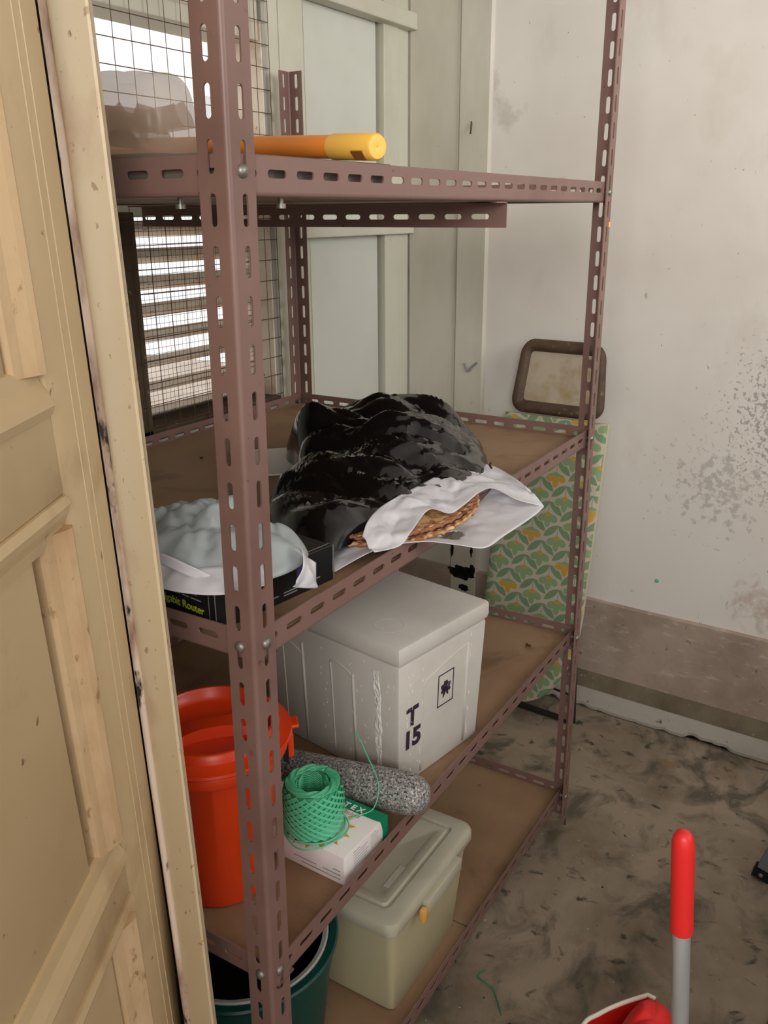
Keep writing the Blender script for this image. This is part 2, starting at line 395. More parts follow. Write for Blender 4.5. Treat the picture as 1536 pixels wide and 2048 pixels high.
cb = struct(obj('baseboard_back', curb(), M['curb'])); cb.location = WB; cb.rotation_euler = (0, 0, TH)
obj('ledge_top', prism(bmesh.new(), [(.002, .128), (-.047, .0865), (-.0535, .079), (-.048, .074), (.002, .11)], -2.6, .1, lambda p, q, t: (p, t, q)), M['ledge_dirt'], cb)
ck = obj('crack', mkbox(-.036, -.034, -2.6, .1, 0, .05), M['crack'], cb)

# left (window) wall: solid pieces round the openings
bm = bmesh.new()
box(bm, -.09, 1.17, .875, .99, 0, 1.055); box(bm, 1.17, 1.98, .905, .99, 0, 1.055); box(bm, -.09, 1.98, .875, .99, 2.2, 2.75)
box(bm, -.09, .655, .875, .99, 1.055, 1.55); box(bm, -.09, .45, .875, .99, 1.55, 2.2); box(bm, 1.17, 1.98, .905, .99, 1.055, 2.2)
struct(obj('wall_left', bm, M['wood_cream']))
# front wall with the doorway the camera looks through
bm = bmesh.new(); box(bm, -.085, -.012, .215, 1.0, 0, 2.75); box(bm, -.085, -.012, -1.05, .215, 2.25, 2.75); box(bm, -.085, -.012, -2.6, -1.05, 0, 2.75)
struct(obj('wall_front', bm, M['wall']))
bm = bmesh.new(); box(bm, -.1, 2.3, -2.6, -2.5, 0, 1.3); box(bm, -.1, 2.3, -2.6, -2.5, 2.5, 2.75); box(bm, -.1, .1, -2.6, -2.5, 1.3, 2.5); box(bm, 1.6, 2.3, -2.6, -2.5, 1.3, 2.5)
struct(obj('wall_right', bm, M['wall']))
struct(obj('porch_roof', mkbox(-3.2, -.085, -3.2, 1.0, 2.75, 2.83), M['wall']))  # unseen slab added over the camera side to hold back skylight
struct(obj('ground', mkbox(-6, 8, 1.02, 9, -.35, -.3), M['yard']))

# ------------------------------------------------------------------ window 1: louvred shutter, wire mesh
w1 = struct(empty('window_1', (.9, .875, 1.055)), 'louvred window with rusty wire mesh')
o1 = Vector(w1.location)
def wp(name, bm, m, **k):
    bmesh.ops.translate(bm, vec=-o1, verts=bm.verts[:]); return obj(name, bm, m, w1, **k)
wp('frame_post', mkbox(.655, .695, .872, 1.0, 1.055, 1.55, bev=.002), M['dark_wood'])
wp('sill', mkbox(.655, 1.17, .872, 1.01, 1.05, 1.078, bev=.003), M['dark_wood'])
wp('frame_rail', mkbox(.45, 1.154, .88, .99, 1.54, 1.60, bev=.003), M['wood_cream'])
wp('frame_head', mkbox(.45, 1.154, .88, 1.0, 1.938, 2.2, bev=.003), M['wood_cream'])
wp('reveal', mkbox(1.154, 1.160, .876, 1.0, 1.06, 1.98), M['slat'])
wp('frame_post', mkbox(1.160, 1.178, .873, .96, 1.055, 2.2, bev=.002), M['grey_post'])
slat_bm = bmesh.new()
prism(slat_bm, [(0, .006), (.003, .009), (.008, .008), (.046, -.016), (.046, -.026), (.042, -.027), (.0, -.009)],   .695, 1.154, lambda p, q, t: (t-.9, p, q))
slat_me = None
for k in range(9):
    z = 1.100+k*.0605
    if slat_me is None:
        o = obj('louvre_slat', slat_bm, M['slat'], w1, smooth=False); slat_me = o.data
    else: o = inst('louvre_slat', slat_me, w1)
    o.location = (0, .945-.875, z-1.055); o.rotation_euler = (0, random.uniform(-.006, .006), 0)
def wire(bm, a, b, r):
    a = Vector(a); b = Vector(b); tube(bm, [a, (a+b)/2+Vector((random.uniform(-1, 1), random.uniform(-1, 1)*.5, random.uniform(-1, 1)))*.0012, b], r, 4)
bm = bmesh.new()
for k in range(14):
    x = .53+k*.0495; wire(bm, (x, .8665, 1.06), (x+random.uniform(-.003, .003), .8665, 2.2), .0010)
for k in range(24):
    z = 1.085+k*.0495; wire(bm, (.5, .8645, z), (1.172, .8645, z+random.uniform(-.003, .003)), .0010)
o = wp('wire_mesh', bm, M['mesh_wire']); o['kind'] = 'stuff'
bm = bmesh.new()
for k in range(33): wire(bm, (.698+k*.0138, .9375, 1.078), (.698+k*.0138+random.uniform(-.002, .002), .9375, 1.54), .0005)
for k in range(33): wire(bm, (.695, .9385, 1.082+k*.0138), (1.154, .9385, 1.082+k*.0138+random.uniform(-.004, .004)), .0005)
o = wp('insect_gauze', bm, M['gauze']); o['kind'] = 'stuff'

# window 2: closed panelled shutter beside it
w2 = struct(empty('window_2', (1.5, .875, 1.055)), 'closed cream panelled shutter')
o2 = Vector(w2.location)
def wq(name, bm, m, **k):
    bmesh.ops.translate(bm, vec=-o2, verts=bm.verts[:]); return obj(name, bm, m, w2, **k)
wq('frame_post', mkbox(1.172, 1.222, .872, .93, .35, 2.3, bev=.003), M['wood_cream'])
wq('stile', mkbox(1.230, 1.332, .876, .915, .35, 2.3, bev=.003), M['wood_cream'])
wq('panel', mkbox(1.328, 1.703, .890, .900, .35, 2.3), M['panel_cream'])
wq('moulding', prism(bmesh.new(), [(1.332, .876), (1.345, .886), (1.345, .892), (1.332, .892)], .35, 2.3, lambda p, q, t: (p, q, t)), M['wood_cream'])
wq('frame_post', mkbox(1.716, 1.80, .868, .93, .35, 2.3, bev=.003), M['wood_cream'])
wq('frame_post', mkbox(1.803, 1.866, .873, .93, .35, 2.3, bev=.003), M['wood_cream'])
wq('shadow_gap', mkbox(1.703, 1.716, .903, .906, .35, 2.3), M['crack'])
wq('rail', mkbox(1.25, 1.857, .845, .885, 1.482, 1.512, bev=.003), M['wood_cream'])
wq('rail', mkbox(1.22, 1.862, .838, .885, 2.06, 2.105, bev=.004), M['wood_cream'])

# red plastic thing outside, glimpsed between two slats
bm = bmesh.new(); lathe(bm, [(0.001, 0), (.05, 0), (.062, .10), (.066, .10), (.066, .112), (.058, .112), (.048, .01), (.001, .01)], 24)
bu = tag(obj('bucket', bm, M['red_pot'], smooth=True), 'bright red plastic pot outside, glimpsed through the lowest louvre gap', 'bucket'); bu.location = (1.345, 1.22, .95); bu.scale = (.5, .5, .5)
bm = mkbox(-.2, .5, 0, .2, -.65, 0); lg = struct(obj('ledge', bm, M['yard'])); lg.location = (.9, 1.06, .95)

# ------------------------------------------------------------------ door 1 (foreground, opened towards the camera)
d1 = struct(empty('door_1', (-.1, .095, 0)), 'old cream panelled door leaf')
AL = math.radians(29); dv = Vector((math.cos(AL), math.sin(AL), 0)); nv = Vector((-dv.y, dv.x, 0))
def D(s, n, z):
    s2 = s-.075*(z-.83)
    return dv*s2+nv*n+Vector((0, 0, z))
def dpart(name, s0, s1, z0, z1, n0=0, n1=.036, m='door', bev=.002):
    bm = mkbox(s0, s1, n0, n1, z0, z1, bev=bev)
    for v in bm.verts: v.co = D(*v.co)
    return obj(name, bm, M[m], d1, smooth=True)
dpart('stile', -.10, 0, 0.02, 2.2); dpart('stile', -.85, -.75, .02, 2.2)
dpart('rail', -.75, -.10, 1.312, 1.386); dpart('rail', -.75, -.10, .84, .885); dpart('rail', -.75, -.10, .02, .2); dpart('rail', -.75, -.10, 2.1, 2.2)
for a, b in ((1.386, 2.1), (.885, 1.312), (.2, .84)):
    dpart('panel', -.735 if a != .885 else -.74, -.146 if a != .885 else -.158, a+.02, b-.02, .010, .024, bev=.004)
    dpart('panel_back', -.75, -.10, a, b, .030, .034, 'crack', 0)  # dark backing sheet paints the shade in the gap round the panel
    # mouldings round each panel
    prof = [(-.100, -.003), (-.108, -.006), (-.116, -.003), (-.128, .004), (-.140, .007), (-.142, .012), (-.142, .030), (-.100, .030)]
    bm = bmesh.new(); prism(bm, prof, a+.036, b-.03, lambda p, q, t: D(p, q, t)); obj('moulding', bm, M['door_mould'], d1)
    bm = bmesh.new(); prism(bm, [(-.85-p, q) for p, q in prof], a, b, lambda p, q, t: D(p, q, t)); obj('moulding', bm, M['door_mould'], d1)
    for z, sg in ((a, 1), (b, -1)):
        pr = [(0, -.003), (.008*sg, -.006), (.016*sg, -.003), (.028*sg, .004), (.040*sg, .007), (.042*sg, .012), (.042*sg, .030), (0, .030)]
        bm = bmesh.new(); prism(bm, pr, -.75, -.102, lambda p, q, t: D(t, q, z+p)); obj('moulding', bm, M['door'], d1)
# groove lines in the stile paint
for s in (-.052, -.035):
    bm = bmesh.new(); tube(bm, [D(s+.002*noise.noise(Vector((z, s*50, 0))), -.0003, z) for z in [.5+.05*i for i in range(26)]], .0006, 4)
    obj('paint_run', bm, M['paint_run'], d1)
# jamb board with bead
jm = struct(empty('trim_3', (-.1, .06, 0)), 'cream door jamb')
jo = Vector(jm.location)
def jl(c0, c1): return lambda z: c0+c1*z
JR, JB, JL_ = jl(.0097, .0338), jl(.0176, .0349), jl(.0497, .043)
bm = bmesh.new(); rows = []
for z in (0, 2.3):
    rows.append([bm.verts.new(Vector(c)-jo) for c in ((-.1, JL_(z), z), (-.1, JR(z)+.002, z), (-.098, JR(z), z), (-.085, JB(z), z), (-.07, JB(z)+.03, z), (-.07, JL_(z)+.03, z), (-.085, JL_(z)+.01, z))])
n = 7
for i in range(n): bm.faces.new((rows[0][i], rows[0][(i+1) % n], rows[1][(i+1) % n], rows[1][i]))
bm.faces.new(rows[0]); bm.faces.new(rows[1][::-1])
obj('jamb_board', bm, M['jamb'], jm)
bm = bmesh.new(); tube(bm, [Vector((-.1015, JL_(z)-.001+.0008*noise.noise(Vector((z*6, 0, 0))), z))-jo for z in [.1*i for i in range(24)]], .0042, 8)
obj('bead', bm, M['bead'], jm, smooth='all')
bm = bmesh.new(); box(bm, -.088, -.072, .075, .25, 0, 2.3, f=lambda x, y, z: (x, y+.043*z, z)); bmesh.ops.translate(bm, vec=-jo, verts=bm.verts[:])
obj('rebate', bm, M['crack'], jm)

# ------------------------------------------------------------------ slotted-angle shelving unit
LX, WY, FL, TK = 1.2, .829, .040, .0022
ZK = {1: 1.563, 2: 1.042, 3: .5417, 4: .0808}
def angle_mesh(name, length, phase, slot=.032, sw=.0085, pitch=.05):
    """two slotted flanges along +z; outer corner on the z axis; flange A in plane y=0, flange B in plane x=0"""
    bm = bmesh.new(); r = .005; cx = .57*FL; N = 5
    cuts = []
    z = phase
    while z-pitch/2 < length:
        cuts.append(z); z += pitch
    for fl in (0, 1):
        def V(u, zz, d):
            return bm.verts.new((u, d, zz) if fl == 0 else (d, u, zz))
        for c in cuts:
            z0 = max(0, c-pitch/2); z1 = min(length, c+pitch/2)
            full = z0 < c-slot/2-.001 and z1 > c+slot/2+.001
            def ring(d):
                if not full:
                    return None
                a = [(cx+sw/2*math.cos(t), c+(slot-sw)/2+sw/2*math.sin(t)) for t in [PI*k/(2*N) for k in range(N+1)]]          # top right quarter
                b = [(cx+sw/2*math.cos(t), c-(slot-sw)/2+sw/2*math.sin(t)) for t in [-PI/2+PI*k/(2*N) for k in range(N+1)]]     # bottom right
                right = b+a                                     # going up on the right side, bottom mid to top mid
                left = [(2*cx-p, q) for p, q in right]
                R = [V(p, q, d) for p, q in right]; Lf = [R[0]]+[V(p, q, d) for p, q in left[1:-1]]+[R[-1]]
                o = {k: V(*k, d) for k in ((r, z0), (cx, z0), (FL, z0), (FL, z1), (cx, z1), (r, z1))}
                bm.faces.new([o[(cx, z0)], o[(FL, z0)], o[(FL, z1)], o[(cx, z1)]]+R[::-1])
                bm.faces.new([o[(r, z0)], o[(cx, z0)]]+Lf+[o[(cx, z1)], o[(r, z1)]])
                return R, Lf, o
            if full:
                A = ring(0); B = ring(TK)
                for X, Y in ((A[0], B[0]), (A[1], B[1])):
                    for i in range(len(X)-1): bm.faces.new((X[i], X[i+1], Y[i+1], Y[i]))
                a, b = A[2], B[2]
                bm.faces.new((a[(FL, z0)], a[(FL, z1)], b[(FL, z1)], b[(FL, z0)]))
            else:
                A = [V(r, z0, 0), V(FL, z0, 0), V(FL, z1, 0), V(r, z1, 0)]; B = [V(r, z0, TK), V(FL, z0, TK), V(FL, z1, TK), V(r, z1, TK)]
                bm.faces.new(A); bm.faces.new(B); bm.faces.new((A[1], A[2], B[2], B[1]))
                bm.faces.new((A[0], A[1], B[1], B[0])); bm.faces.new((A[2], A[3], B[3], B[2]))
    # rounded bend
    prev = None
    for k in range(6):
        t = PI+PI/2*k/5
        o_ = [bm.verts.new((r+r*math.cos(t), r+r*math.sin(t), z)) for z in (0, length)]
        ri = r-TK
        i_ = [bm.verts.new((r+ri*math.cos(t), r+ri*math.sin(t), z)) for z in (0, length)]
        if prev:
            bm.faces.new((prev[0][0], o_[0], o_[1], prev[0][1])); bm.faces.new((prev[1][0], i_[0], i_[1], prev[1][1]))
            bm.faces.new((prev[0][0], prev[1][0], i_[0], o_[0])); bm.faces.new((prev[0][1], prev[1][1], i_[1], o_[1]))
        prev = (o_, i_)
    bmesh.ops.remove_doubles(bm, verts=bm.verts[:], dist=1e-5)
    bmesh.ops.recalc_face_normals(bm, faces=bm.faces[:])
    me = bpy.data.meshes.new(name); bm.to_mesh(me); bm.free(); me.materials.append(M['steel'])
    for p in me.polygons: p.use_smooth = True
    me.set_sharp_from_angle(angle=math.radians(35))
    return me
unit = thing('shelving_unit', 'tall brown slotted-angle steel shelving rack with four brown hardboard shelves', 'shelves')
def fr(x, y, z, t):
    m = Matrix((Vector(x), Vector(y), Vector(z))).transposed().to_4x4(); m.translation = t; return m
X, Y, Z = (1, 0, 0), (0, 1, 0), (0, 0, 1); nX, nY = (-1, 0, 0), (0, -1, 0)
tall = angle_mesh('post', 2.05, .05); short = angle_mesh('post', 1.872, .05)
lean = Matrix.Shear('XY', 4, (0, 0))
p1 = Matrix.Identity(4); p1[0][2] = .0097/2.0; p1[1][2] = -.0112/2.0; p1.translation = (-.0097, .0112, 0)
# the near post leans slightly: an ordinary rotation
ax = Vector((.0097, -.0112, 2.0)).normalized(); q = Vector((0, 0, 1)).rotation_difference(ax)
inst('post', tall, unit, Matrix.Translation((-.0097, .0112, 0)) @ q.to_matrix().to_4x4())
inst('post', tall, unit, fr(Y, nX, Z, (LX, 0, 0)))
inst('post', short, unit, fr(nX, nY, Z, (LX, WY, 0)))
inst('post', short, unit, fr(nY, X, Z, (0, WY, 0)))
e = .0026
long_me = angle_mesh('long_beam', LX-2*e, .0285-e); short_me = angle_mesh('short_beam', WY-2*e, .03)
brace_me = angle_mesh('brace', WY-.01, .022)
bolt_bm = bmesh.new(); lathe(bolt_bm, [(.0005, .0045), (.004, .0040), (.0062, .0022), (.0072, 0), (.0072, -.001), (.003, -.001), (.003, -.010), (.0055, -.010), (.0055, -.015), (.0005, -.015)], 16)
bolt_me = None
def bolt(m4):
    global bolt_me
    if bolt_me is None:
        o = obj('bolt', bolt_bm, M['bolt'], unit, smooth=True); bolt_me = o.data; o.matrix_local = m4
    else: inst('bolt', bolt_me, unit, m4)
def face(n, t):
    q = Vector((0, 0, 1)).rotation_difference(Vector(n)); return Matrix.Translation(t) @ q.to_matrix().to_4x4()
for k, z in ZK.items():
    inst('long_beam', long_me, unit, fr(Y, Z, X, (e, e+.0008+.0112*(1-z/2.0), z)))
    inst('long_beam', long_me, unit, fr(Z, nY, X, (e, WY-e, z)))
    inst('short_beam', short_me, unit, fr(Z, X, Y, (e, e, z)))
    inst('short_beam', short_me, unit, fr(nX, Z, Y, (LX-e, e, z)))
    cuts = [(e+.003, LX-e-.003)] if k != 4 else [(e+.003, .655), (.658, LX-e-.003)]
    for a, b in cuts:
        obj('shelf_board', mkbox(a, b, e+.017, WY-e-.003, z+.0025, z+.015, bev=.001), M['board'], unit)
    bz = {1: z+.024, 2: z+.022, 3: z+.027, 4: z+.02}[k]
    bolt(face(nY, (.018 if k < 3 else .012, -.0008+.0112*(1-z/2.0), bz)))
    if k != 1: bolt(face(nX, (-.0008-.0097*(1-z/2.0), .026, bz)))
    bolt(face(nY, (LX-.022, -.0005, z+.02))); bolt(face(X, (LX+.0005, .022, z+.02)))
    bolt(face(X, (LX+.0005, WY-.022, z+.02))); bolt(face(Y, (LX-.022, WY+.0005, z+.02)))
    bolt(face(nX, (-.0005, WY-.022, z+.02))); bolt(face(Y, (.022, WY+.0005, z+.02)))
inst('brace', brace_me, unit, fr((0, 0, -1), X, (0, 1, 0), (.668, .006, ZK[1]-.001)) if False else fr((-1, 0, 0), (0, 0, -1), (0, -1, 0), (.676, WY-.004, ZK[1]-.001)))
for x, y in ((.03, .10), (.114, .03)): bolt(face(Z, (x, y, ZK[1]+.004)))

# ------------------------------------------------------------------ top shelf
Z1, Z2, Z3, Z4 = [ZK[k]+.015 for k in (1, 2, 3, 4)]
pole = thing('pole', 'orange plastic tube with a yellow end cap lying across the top shelf', 'pole')
A = Vector((.268, -.002, 1.622)); Bq = Vector((.50, .72, 1.622+.040))
dr = (Bq-A).normalized(); Ln = (Bq-A).length
def along(t): return A+dr*t
qz = Vector((0, 0, 1)).rotation_difference(dr).to_matrix().to_4x4(); PM = Matrix.Translation(A) @ qz
# cap: lathe along local z with a cut-out notch
bm = bmesh.new(); lathe(bm, [(.0005, .0015), (.009, .0), (.0135, .0008), (.0158, .004), (.0158, .085), (.0155, .087), (.0143, .088)], 40)
cap = obj('end_cap', bm, M['yellow'], pole, smooth=True); cap.matrix_local = PM
bm = bmesh.new(); lathe(bm, [(.0143, .080), (.0143, Ln)], 32, cap0=True, cap1=True); t_ = obj('tube', bm, M['orange'], pole, smooth=True); t_.matrix_local = PM
bm = bmesh.new(); box(bm, -.0165, -.0125, -.008, .008, .014, .034)
PC = Vector((-.7043, -.6018, 1.5478))
# notch faces the front-left lower side
nd = PM.inverted().to_3x3() @ Vector((-.72, .22, -.66)); ang = math.atan2(nd.y, nd.x)
bm2 = bmesh.new(); box(bm2, .0105, .0163, -.0065, .0065, .012, .034)
nt_ = obj('notch', bm2, mat('cap_notch', S(150, 96, 40), .6, .3), pole); nt_.matrix_local = PM @ Matrix.Rotation(ang, 4, 'Z')
bm.free()

def noise3(p, f, o=0): return noise.noise(Vector((p[0]*f+o, p[1]*f+o*1.7, p[2]*f-o)))
def crinkle(x, y, f, seed=0):
    d = noise.voronoi(Vector((x*f+seed, y*f-seed, seed*.37)))[0]
    return d[1]-d[0]
def lump(name, ctrl, z0, hfun, m, na=110, nr=44, edge=.5, parent=None, bottom=True, smooth='all', nsp=8):
    """closed soft lump standing on z0: star-shaped outline ctrl (xy), height hfun(x,y,t)"""
    out = spline([(p[0], p[1], 0) for p in ctrl], nsp, True); cx = sum(p.x for p in out)/len(out); cy = sum(p.y for p in out)/len(out)
    N = len(out); bm = bmesh.new(); rings = []
    for j in range(1, nr+1):
        t = j/nr; ring = []
        for p in out:
            x = cx+(p.x-cx)*t; y = cy+(p.y-cy)*t
            ring.append(bm.verts.new((x, y, z0+hfun(x, y, t))))
        rings.append(ring)
    c = bm.verts.new((cx, cy, z0+hfun(cx, cy, 0)))
    for i in range(N): bm.faces.new((c, rings[0][i], rings[0][(i+1) % N]))
    for a, b in zip(rings, rings[1:]):
        for i in range(N): bm.faces.new((a[i], b[i], b[(i+1) % N], a[(i+1) % N]))
    if bottom:
        lo = [bm.verts.new((cx+(p.x-cx)*.985, cy+(p.y-cy)*.985, z0)) for p in out]
        for i in range(N): bm.faces.new((rings[-1][i], lo[i], lo[(i+1) % N], rings[-1][(i+1) % N]))
        bm.faces.new(lo[::-1])
    return obj(name, bm, m, parent, smooth=smooth)

# card and clear bag of film at the left end of the top shelf
slab = obj('board', mkbox(.012, .335, .02, .46, Z1+.0005, Z1+.0275, bev=.001), mat('grey_slab', S(112, 102, 92), .75, .2)); tag(slab, 'thick grey board lying flat inside the left end of the top shelf', 'board')
cd = obj('card', mkbox(-.10, .085, -.10, .19, -.003, .003, bev=.001), mat('grey_card', S(120, 106, 94), .7, .3))
tag(cd, 'thin grey board lying under the clear bag on the top shelf', 'board'); cd.location = (.143, .285, 1.609); cd.rotation_euler = (0, .0, math.radians(18))
def bagtop(x, y, t):
    e_ = max(0, 1-t**12)**.5
    return .002+(.088+.006*noise3((x, y, 0), 9)+.006*crinkle(x, y, 18, 3)-.06*max(0, x-.19))*e_
cbag = thing('plastic_bag', 'crumpled clear beige plastic bag lying on the grey board, top shelf', 'bag', (0, 0, 0))
lump('film', [(.085, .20), (.13, .19), (.19, .215), (.225, .25), (.235, .30), (.24, .40), (.18, .44), (.10, .40), (.07, .30)], 1.613, bagtop, M['clear_film'], parent=cbag)
for a in range(14):
    x0 = random.uniform(.11, .2); y0 = random.uniform(.22, .36); th = random.uniform(0, PI); l = random.uniform(.03, .07)
    bm = bmesh.new(); z0 = 1.625+random.uniform(0, .02); zz = 1.685
    vs_ = [bm.verts.new((x0+l*math.cos(th)*s, y0+l*math.sin(th)*s, z)) for s, z in ((-1, z0), (1, z0+.015), (.6, zz-.004), (-.4, zz-random.uniform(.005, .03)))]
    bm.faces.new(vs_); bmesh.ops.subdivide_edges(bm, edges=bm.edges[:], cuts=3, use_grid_fill=True)
    for v in bm.verts: v.co += Vector((noise3(v.co, 30, a), noise3(v.co, 30, a+5), 0))*.008
    obj('fold', bm, M['fold_film'], cbag, smooth='all')
def curl():
    bm = bmesh.new(); n = 26
    rows = [[], []]
    for k in range(n+1):
        a = -PI*.55+2*PI*.8*k/n
        for j, w in enumerate((0, .05)):
            rows[j].append(bm.verts.new((.245+.020*math.cos(a)+w*.9, .245+.0*w+.028*math.cos(a)*0+w*.4, 1.652+.040*math.sin(a))))
    for i in range(n): bm.faces.new((rows[0][i], rows[0][i+1], rows[1][i+1], rows[1][i]))
    return bm
obj('curled_edge', curl(), M['clear_curl'], cbag, smooth='all')

# ------------------------------------------------------------------ second shelf
rt = thing('router_box', 'flat black box with lime lettering under the milky bag', 'box', (.020, .084, Z2), math.radians(-8))
obj('carton', mkbox(0, .212, 0, .26, 0, .053, bev=.0012), M['black_box'], rt)
bm = bmesh.new(); tube(bm, [(-.0002, -.0002, .002), (-.0002, -.0002, .0525)], .0007, 5); tube(bm, [(-.0002, .006, .0533), (.21, .006, .0533)], .0005, 4); tube(bm, [(.213, -.0002, .002), (.213, -.0002, .0525)], .0007, 5)
tube(bm, [(.0, .012, .001), (-.0003, .012, .0525)], .0005, 4)
obj('worn_edge', bm, M['box_edge'], rt)
lettering('lettering', 'Gigabit Router', .0150, M['lime'], rt, (-.0006, .112, .017), (0, -1, 0), (0, 0, 1), bold=.00012)
lettering('lettering', 'Networking Solutions', .0066, M['grey_ink'], rt, (-.0006, .092, .040), (0, -1, 0), (0, 0, 1))
for i, (y, w) in enumerate(((.09, .022), (.064, .014), (.047, .02))):
    obj('small_print', mkbox(-.0006, -.0001, y-w, y, .0335, .0352), M['grey_ink'], rt)
for i, (x0, w, z) in enumerate(((.07, .035, .011), (.115, .03, .012), (.155, .03, .0125), (.115, .025, .008), (.05, .012, .013))):
    obj('small_print', mkbox(x0, x0+w, -.0006, -.0001, z, z+.0016), M['grey_ink'], rt)
bm = bmesh.new()
for k in range(22):
    a = k*.36; r_ = .004+.0006*k
    box(bm, .035+r_*math.cos(a)-.0014, .035+r_*math.cos(a)+.0014, -.0006, -.0001, .033+r_*.8*math.sin(a)-.0007, .033+r_*.8*math.sin(a)+.0007)
o = obj('printed_dots', bm, M['violet'], rt); o['kind'] = 'stuff'
obj('printed_picture', mkbox(.14, .168, -.0006, -.0001, .02, .046), M['violet'], rt)

def milk(x, y, t):
    e_ = max(0, 1-t**3.2)**.62
    h = .056*(1-.5*((x-.13)/.14)**2)*(1-.25*((y-.20)/.15)**2)
    return max(.0015, (h+.010*noise3((x, y, 0), 14, 2)+.030*(crinkle(x, y*1.6, 11, 4)-.35)+.014*abs(noise.noise(Vector(((x+y)*12, (x-y)*34, 2))))+.005*crinkle(x+y*.6, y*.4, 36, 2))*e_+.0015*noise3((x, y, 0), 60)*e_)
mb = thing('carrier_bag', 'milky white plastic bag slumped on the black router box', 'bag')
lump('bag_body', [(.005, .135), (.03, .08), (.085, .045), (.14, .04), (.185, .065), (.205, .12), (.225, .20), (.22, .28), (.15, .33), (.07, .31), (.02, .24)], Z2+.056, milk, M['milky_film'], parent=mb, bottom=True)
def flap(pts_a, pts_b, n=24, m=12, amp=.004, f=40, seed=0):
    a = spline(pts_a, n); b = spline(pts_b, n); bm = bmesh.new(); L_ = min(len(a), len(b)); rows = []
    for j in range(m+1):
        t = j/m; rows.append([])
        for i in range(L_):
            p = a[i].lerp(b[i], t); w = amp*math.sin(PI*min(1, t*1.0))
            p = p+Vector((noise3(p, f, seed), noise3(p, f, seed+3), noise3(p, f, seed+7)+(crinkle(p.x, p.y, f*.9, seed)-.3)+.5*(crinkle(p.x*1.5, p.y, f*2.2, seed)-.3)))*w
            rows[-1].append(bm.verts.new(p))
    for r0, r1 in zip(rows, rows[1:]):
        for i in range(L_-1): bm.faces.new((r0[i], r0[i+1], r1[i+1], r1[i]))
    return bm
def thick(o, t=.0006):
    md = o.modifiers.new('film', 'SOLIDIFY'); md.thickness = t; md.offset = 0; return o
zt = Z2+.056
thick(obj('handle_flap', flap([(.135, .047, zt+.03), (.128, .03, zt+.028), (.112, .018, zt+.012), (.10, .02, zt-.002)],
    [(.165, .036, zt-.004), (.150, .026, zt-.022), (.142, .020, zt-.028), (.10, .026, zt-.012)], 10, 14, .005, 60, 2), M['white_film'], mb, smooth='all'))
thick(obj('hem', flap([(-.006, .25, zt+.012), (-.010, .18, zt+.006), (-.012, .12, zt+.004), (.01, .062, zt+.004), (.06, .034, zt+.004)],
    [(.03, .25, zt+.034), (.022, .18, zt+.026), (.02, .12, zt+.024), (.04, .075, zt+.028), (.075, .052, zt+.022)], 10, 10, .004, 50, 5), M['white_film'], mb, smooth='all'))
thick(obj('hem', flap([(.012, .19, zt+.034), (.006, .15, zt+.040), (.012, .11, zt+.030), (.03, .075, zt+.012)],
    [(.012, .185, zt+.024), (.004, .15, zt+.026), (.008, .112, zt+.018), (.022, .08, zt+.008)], 10, 6, .002, 50, 9), M['white_film'], mb, smooth='all'))

# folded white paper further back
pp = obj('paper', mkbox(-.10, .10, -.07, .07, 0, .004, bev=.001), M['paper']); tag(pp, 'flat folded white paper half hidden behind the black bag', 'paper')
pp.location = (.66, .52, Z2+.0005); pp.rotation_euler = (0, 0, math.radians(42))

# plaited straw mat inside a white carrier bag, bag overhanging the shelf edge
mt = thing('woven_mat', 'round plaited straw mats poking out of the white bag', 'mat', (.470, .092, 1.0875))
mt.rotation_euler = (0, math.radians(-2), 0); MX = .165/.195; MY = .122/.195
for j in range(2):
    bm = bmesh.new(); lathe(bm, [(.0005, -.002), (.195, -.002), (.195, .002), (.0005, .002)], 64, f=lambda r, z, a: (MX*r*math.cos(a), MY*r*math.sin(a), z))
    bmesh.ops.translate(bm, vec=(0, .004*j, .010*j), verts=bm.verts[:]); obj('disc', bm, M['straw'] if j else M['straw_red'], mt)
    for s in range(3):
        R = .197-.004*s; bm = bmesh.new()
        pts = [Vector((MX*R*math.cos(2*PI*i/220)+.0025*math.sin(i*1.3+s*2)*.4, MY*R*math.sin(2*PI*i/220)+.004*j+.001*math.cos(i*1.3+s*2), .010*j+.0012*math.sin(i*1.3+s*2.1))) for i in range(221)]
        tube(bm, pts, .0032, 6); obj('plait', bm, M['straw'] if (s+j) % 2 == 0 else M['straw_red'], mt, smooth='all')
wbag = thing('white_bag', 'flat white carrier bag with open mouth hanging over the shelf edge', 'bag')
lowA = [(.240, .060, 1.063), (.30, .022, 1.086), (.365, -.016, 1.083), (.40, -.055, 1.074), (.438, -.083, 1.062), (.50, -.088, 1.063), (.56, -.092, 1.064), (.61, -.096, 1.067), (.642, -.097, 1.071)]
lowB = [(.26, .13, 1.063), (.36, .14, 1.063), (.44, .16, 1.066), (.50, .15, 1.068), (.55, .15, 1.07), (.60, .15, 1.072), (.64, .12, 1.075), (.67, .05, 1.085), (.655, -.06, 1.09)]
def lower():
    bm = flap(lowA, lowB, 10, 40, .005, 26, 4)
    dead = [f_ for f_ in bm.faces if ((f_.calc_center_median().x-.452)/.030)**2+((f_.calc_center_median().y+.018)/.014)**2 < 1]
    bmesh.ops.delete(bm, geom=dead, context='FACES'); return bm
thick(obj('lower_layer', lower(), M['white_film'], wbag, smooth='all'))
rim = [(.285, .020, 1.086), (.32, -.002, 1.089), (.36, .0, 1.100), (.433, .011, 1.109), (.452, -.016, 1.102), (.50, -.018, 1.104), (.555, -.018, 1.109), (.607, -.019, 1.101), (.603, -.062, 1.09), (.632, -.090, 1.076), (.642, -.097, 1.072)]
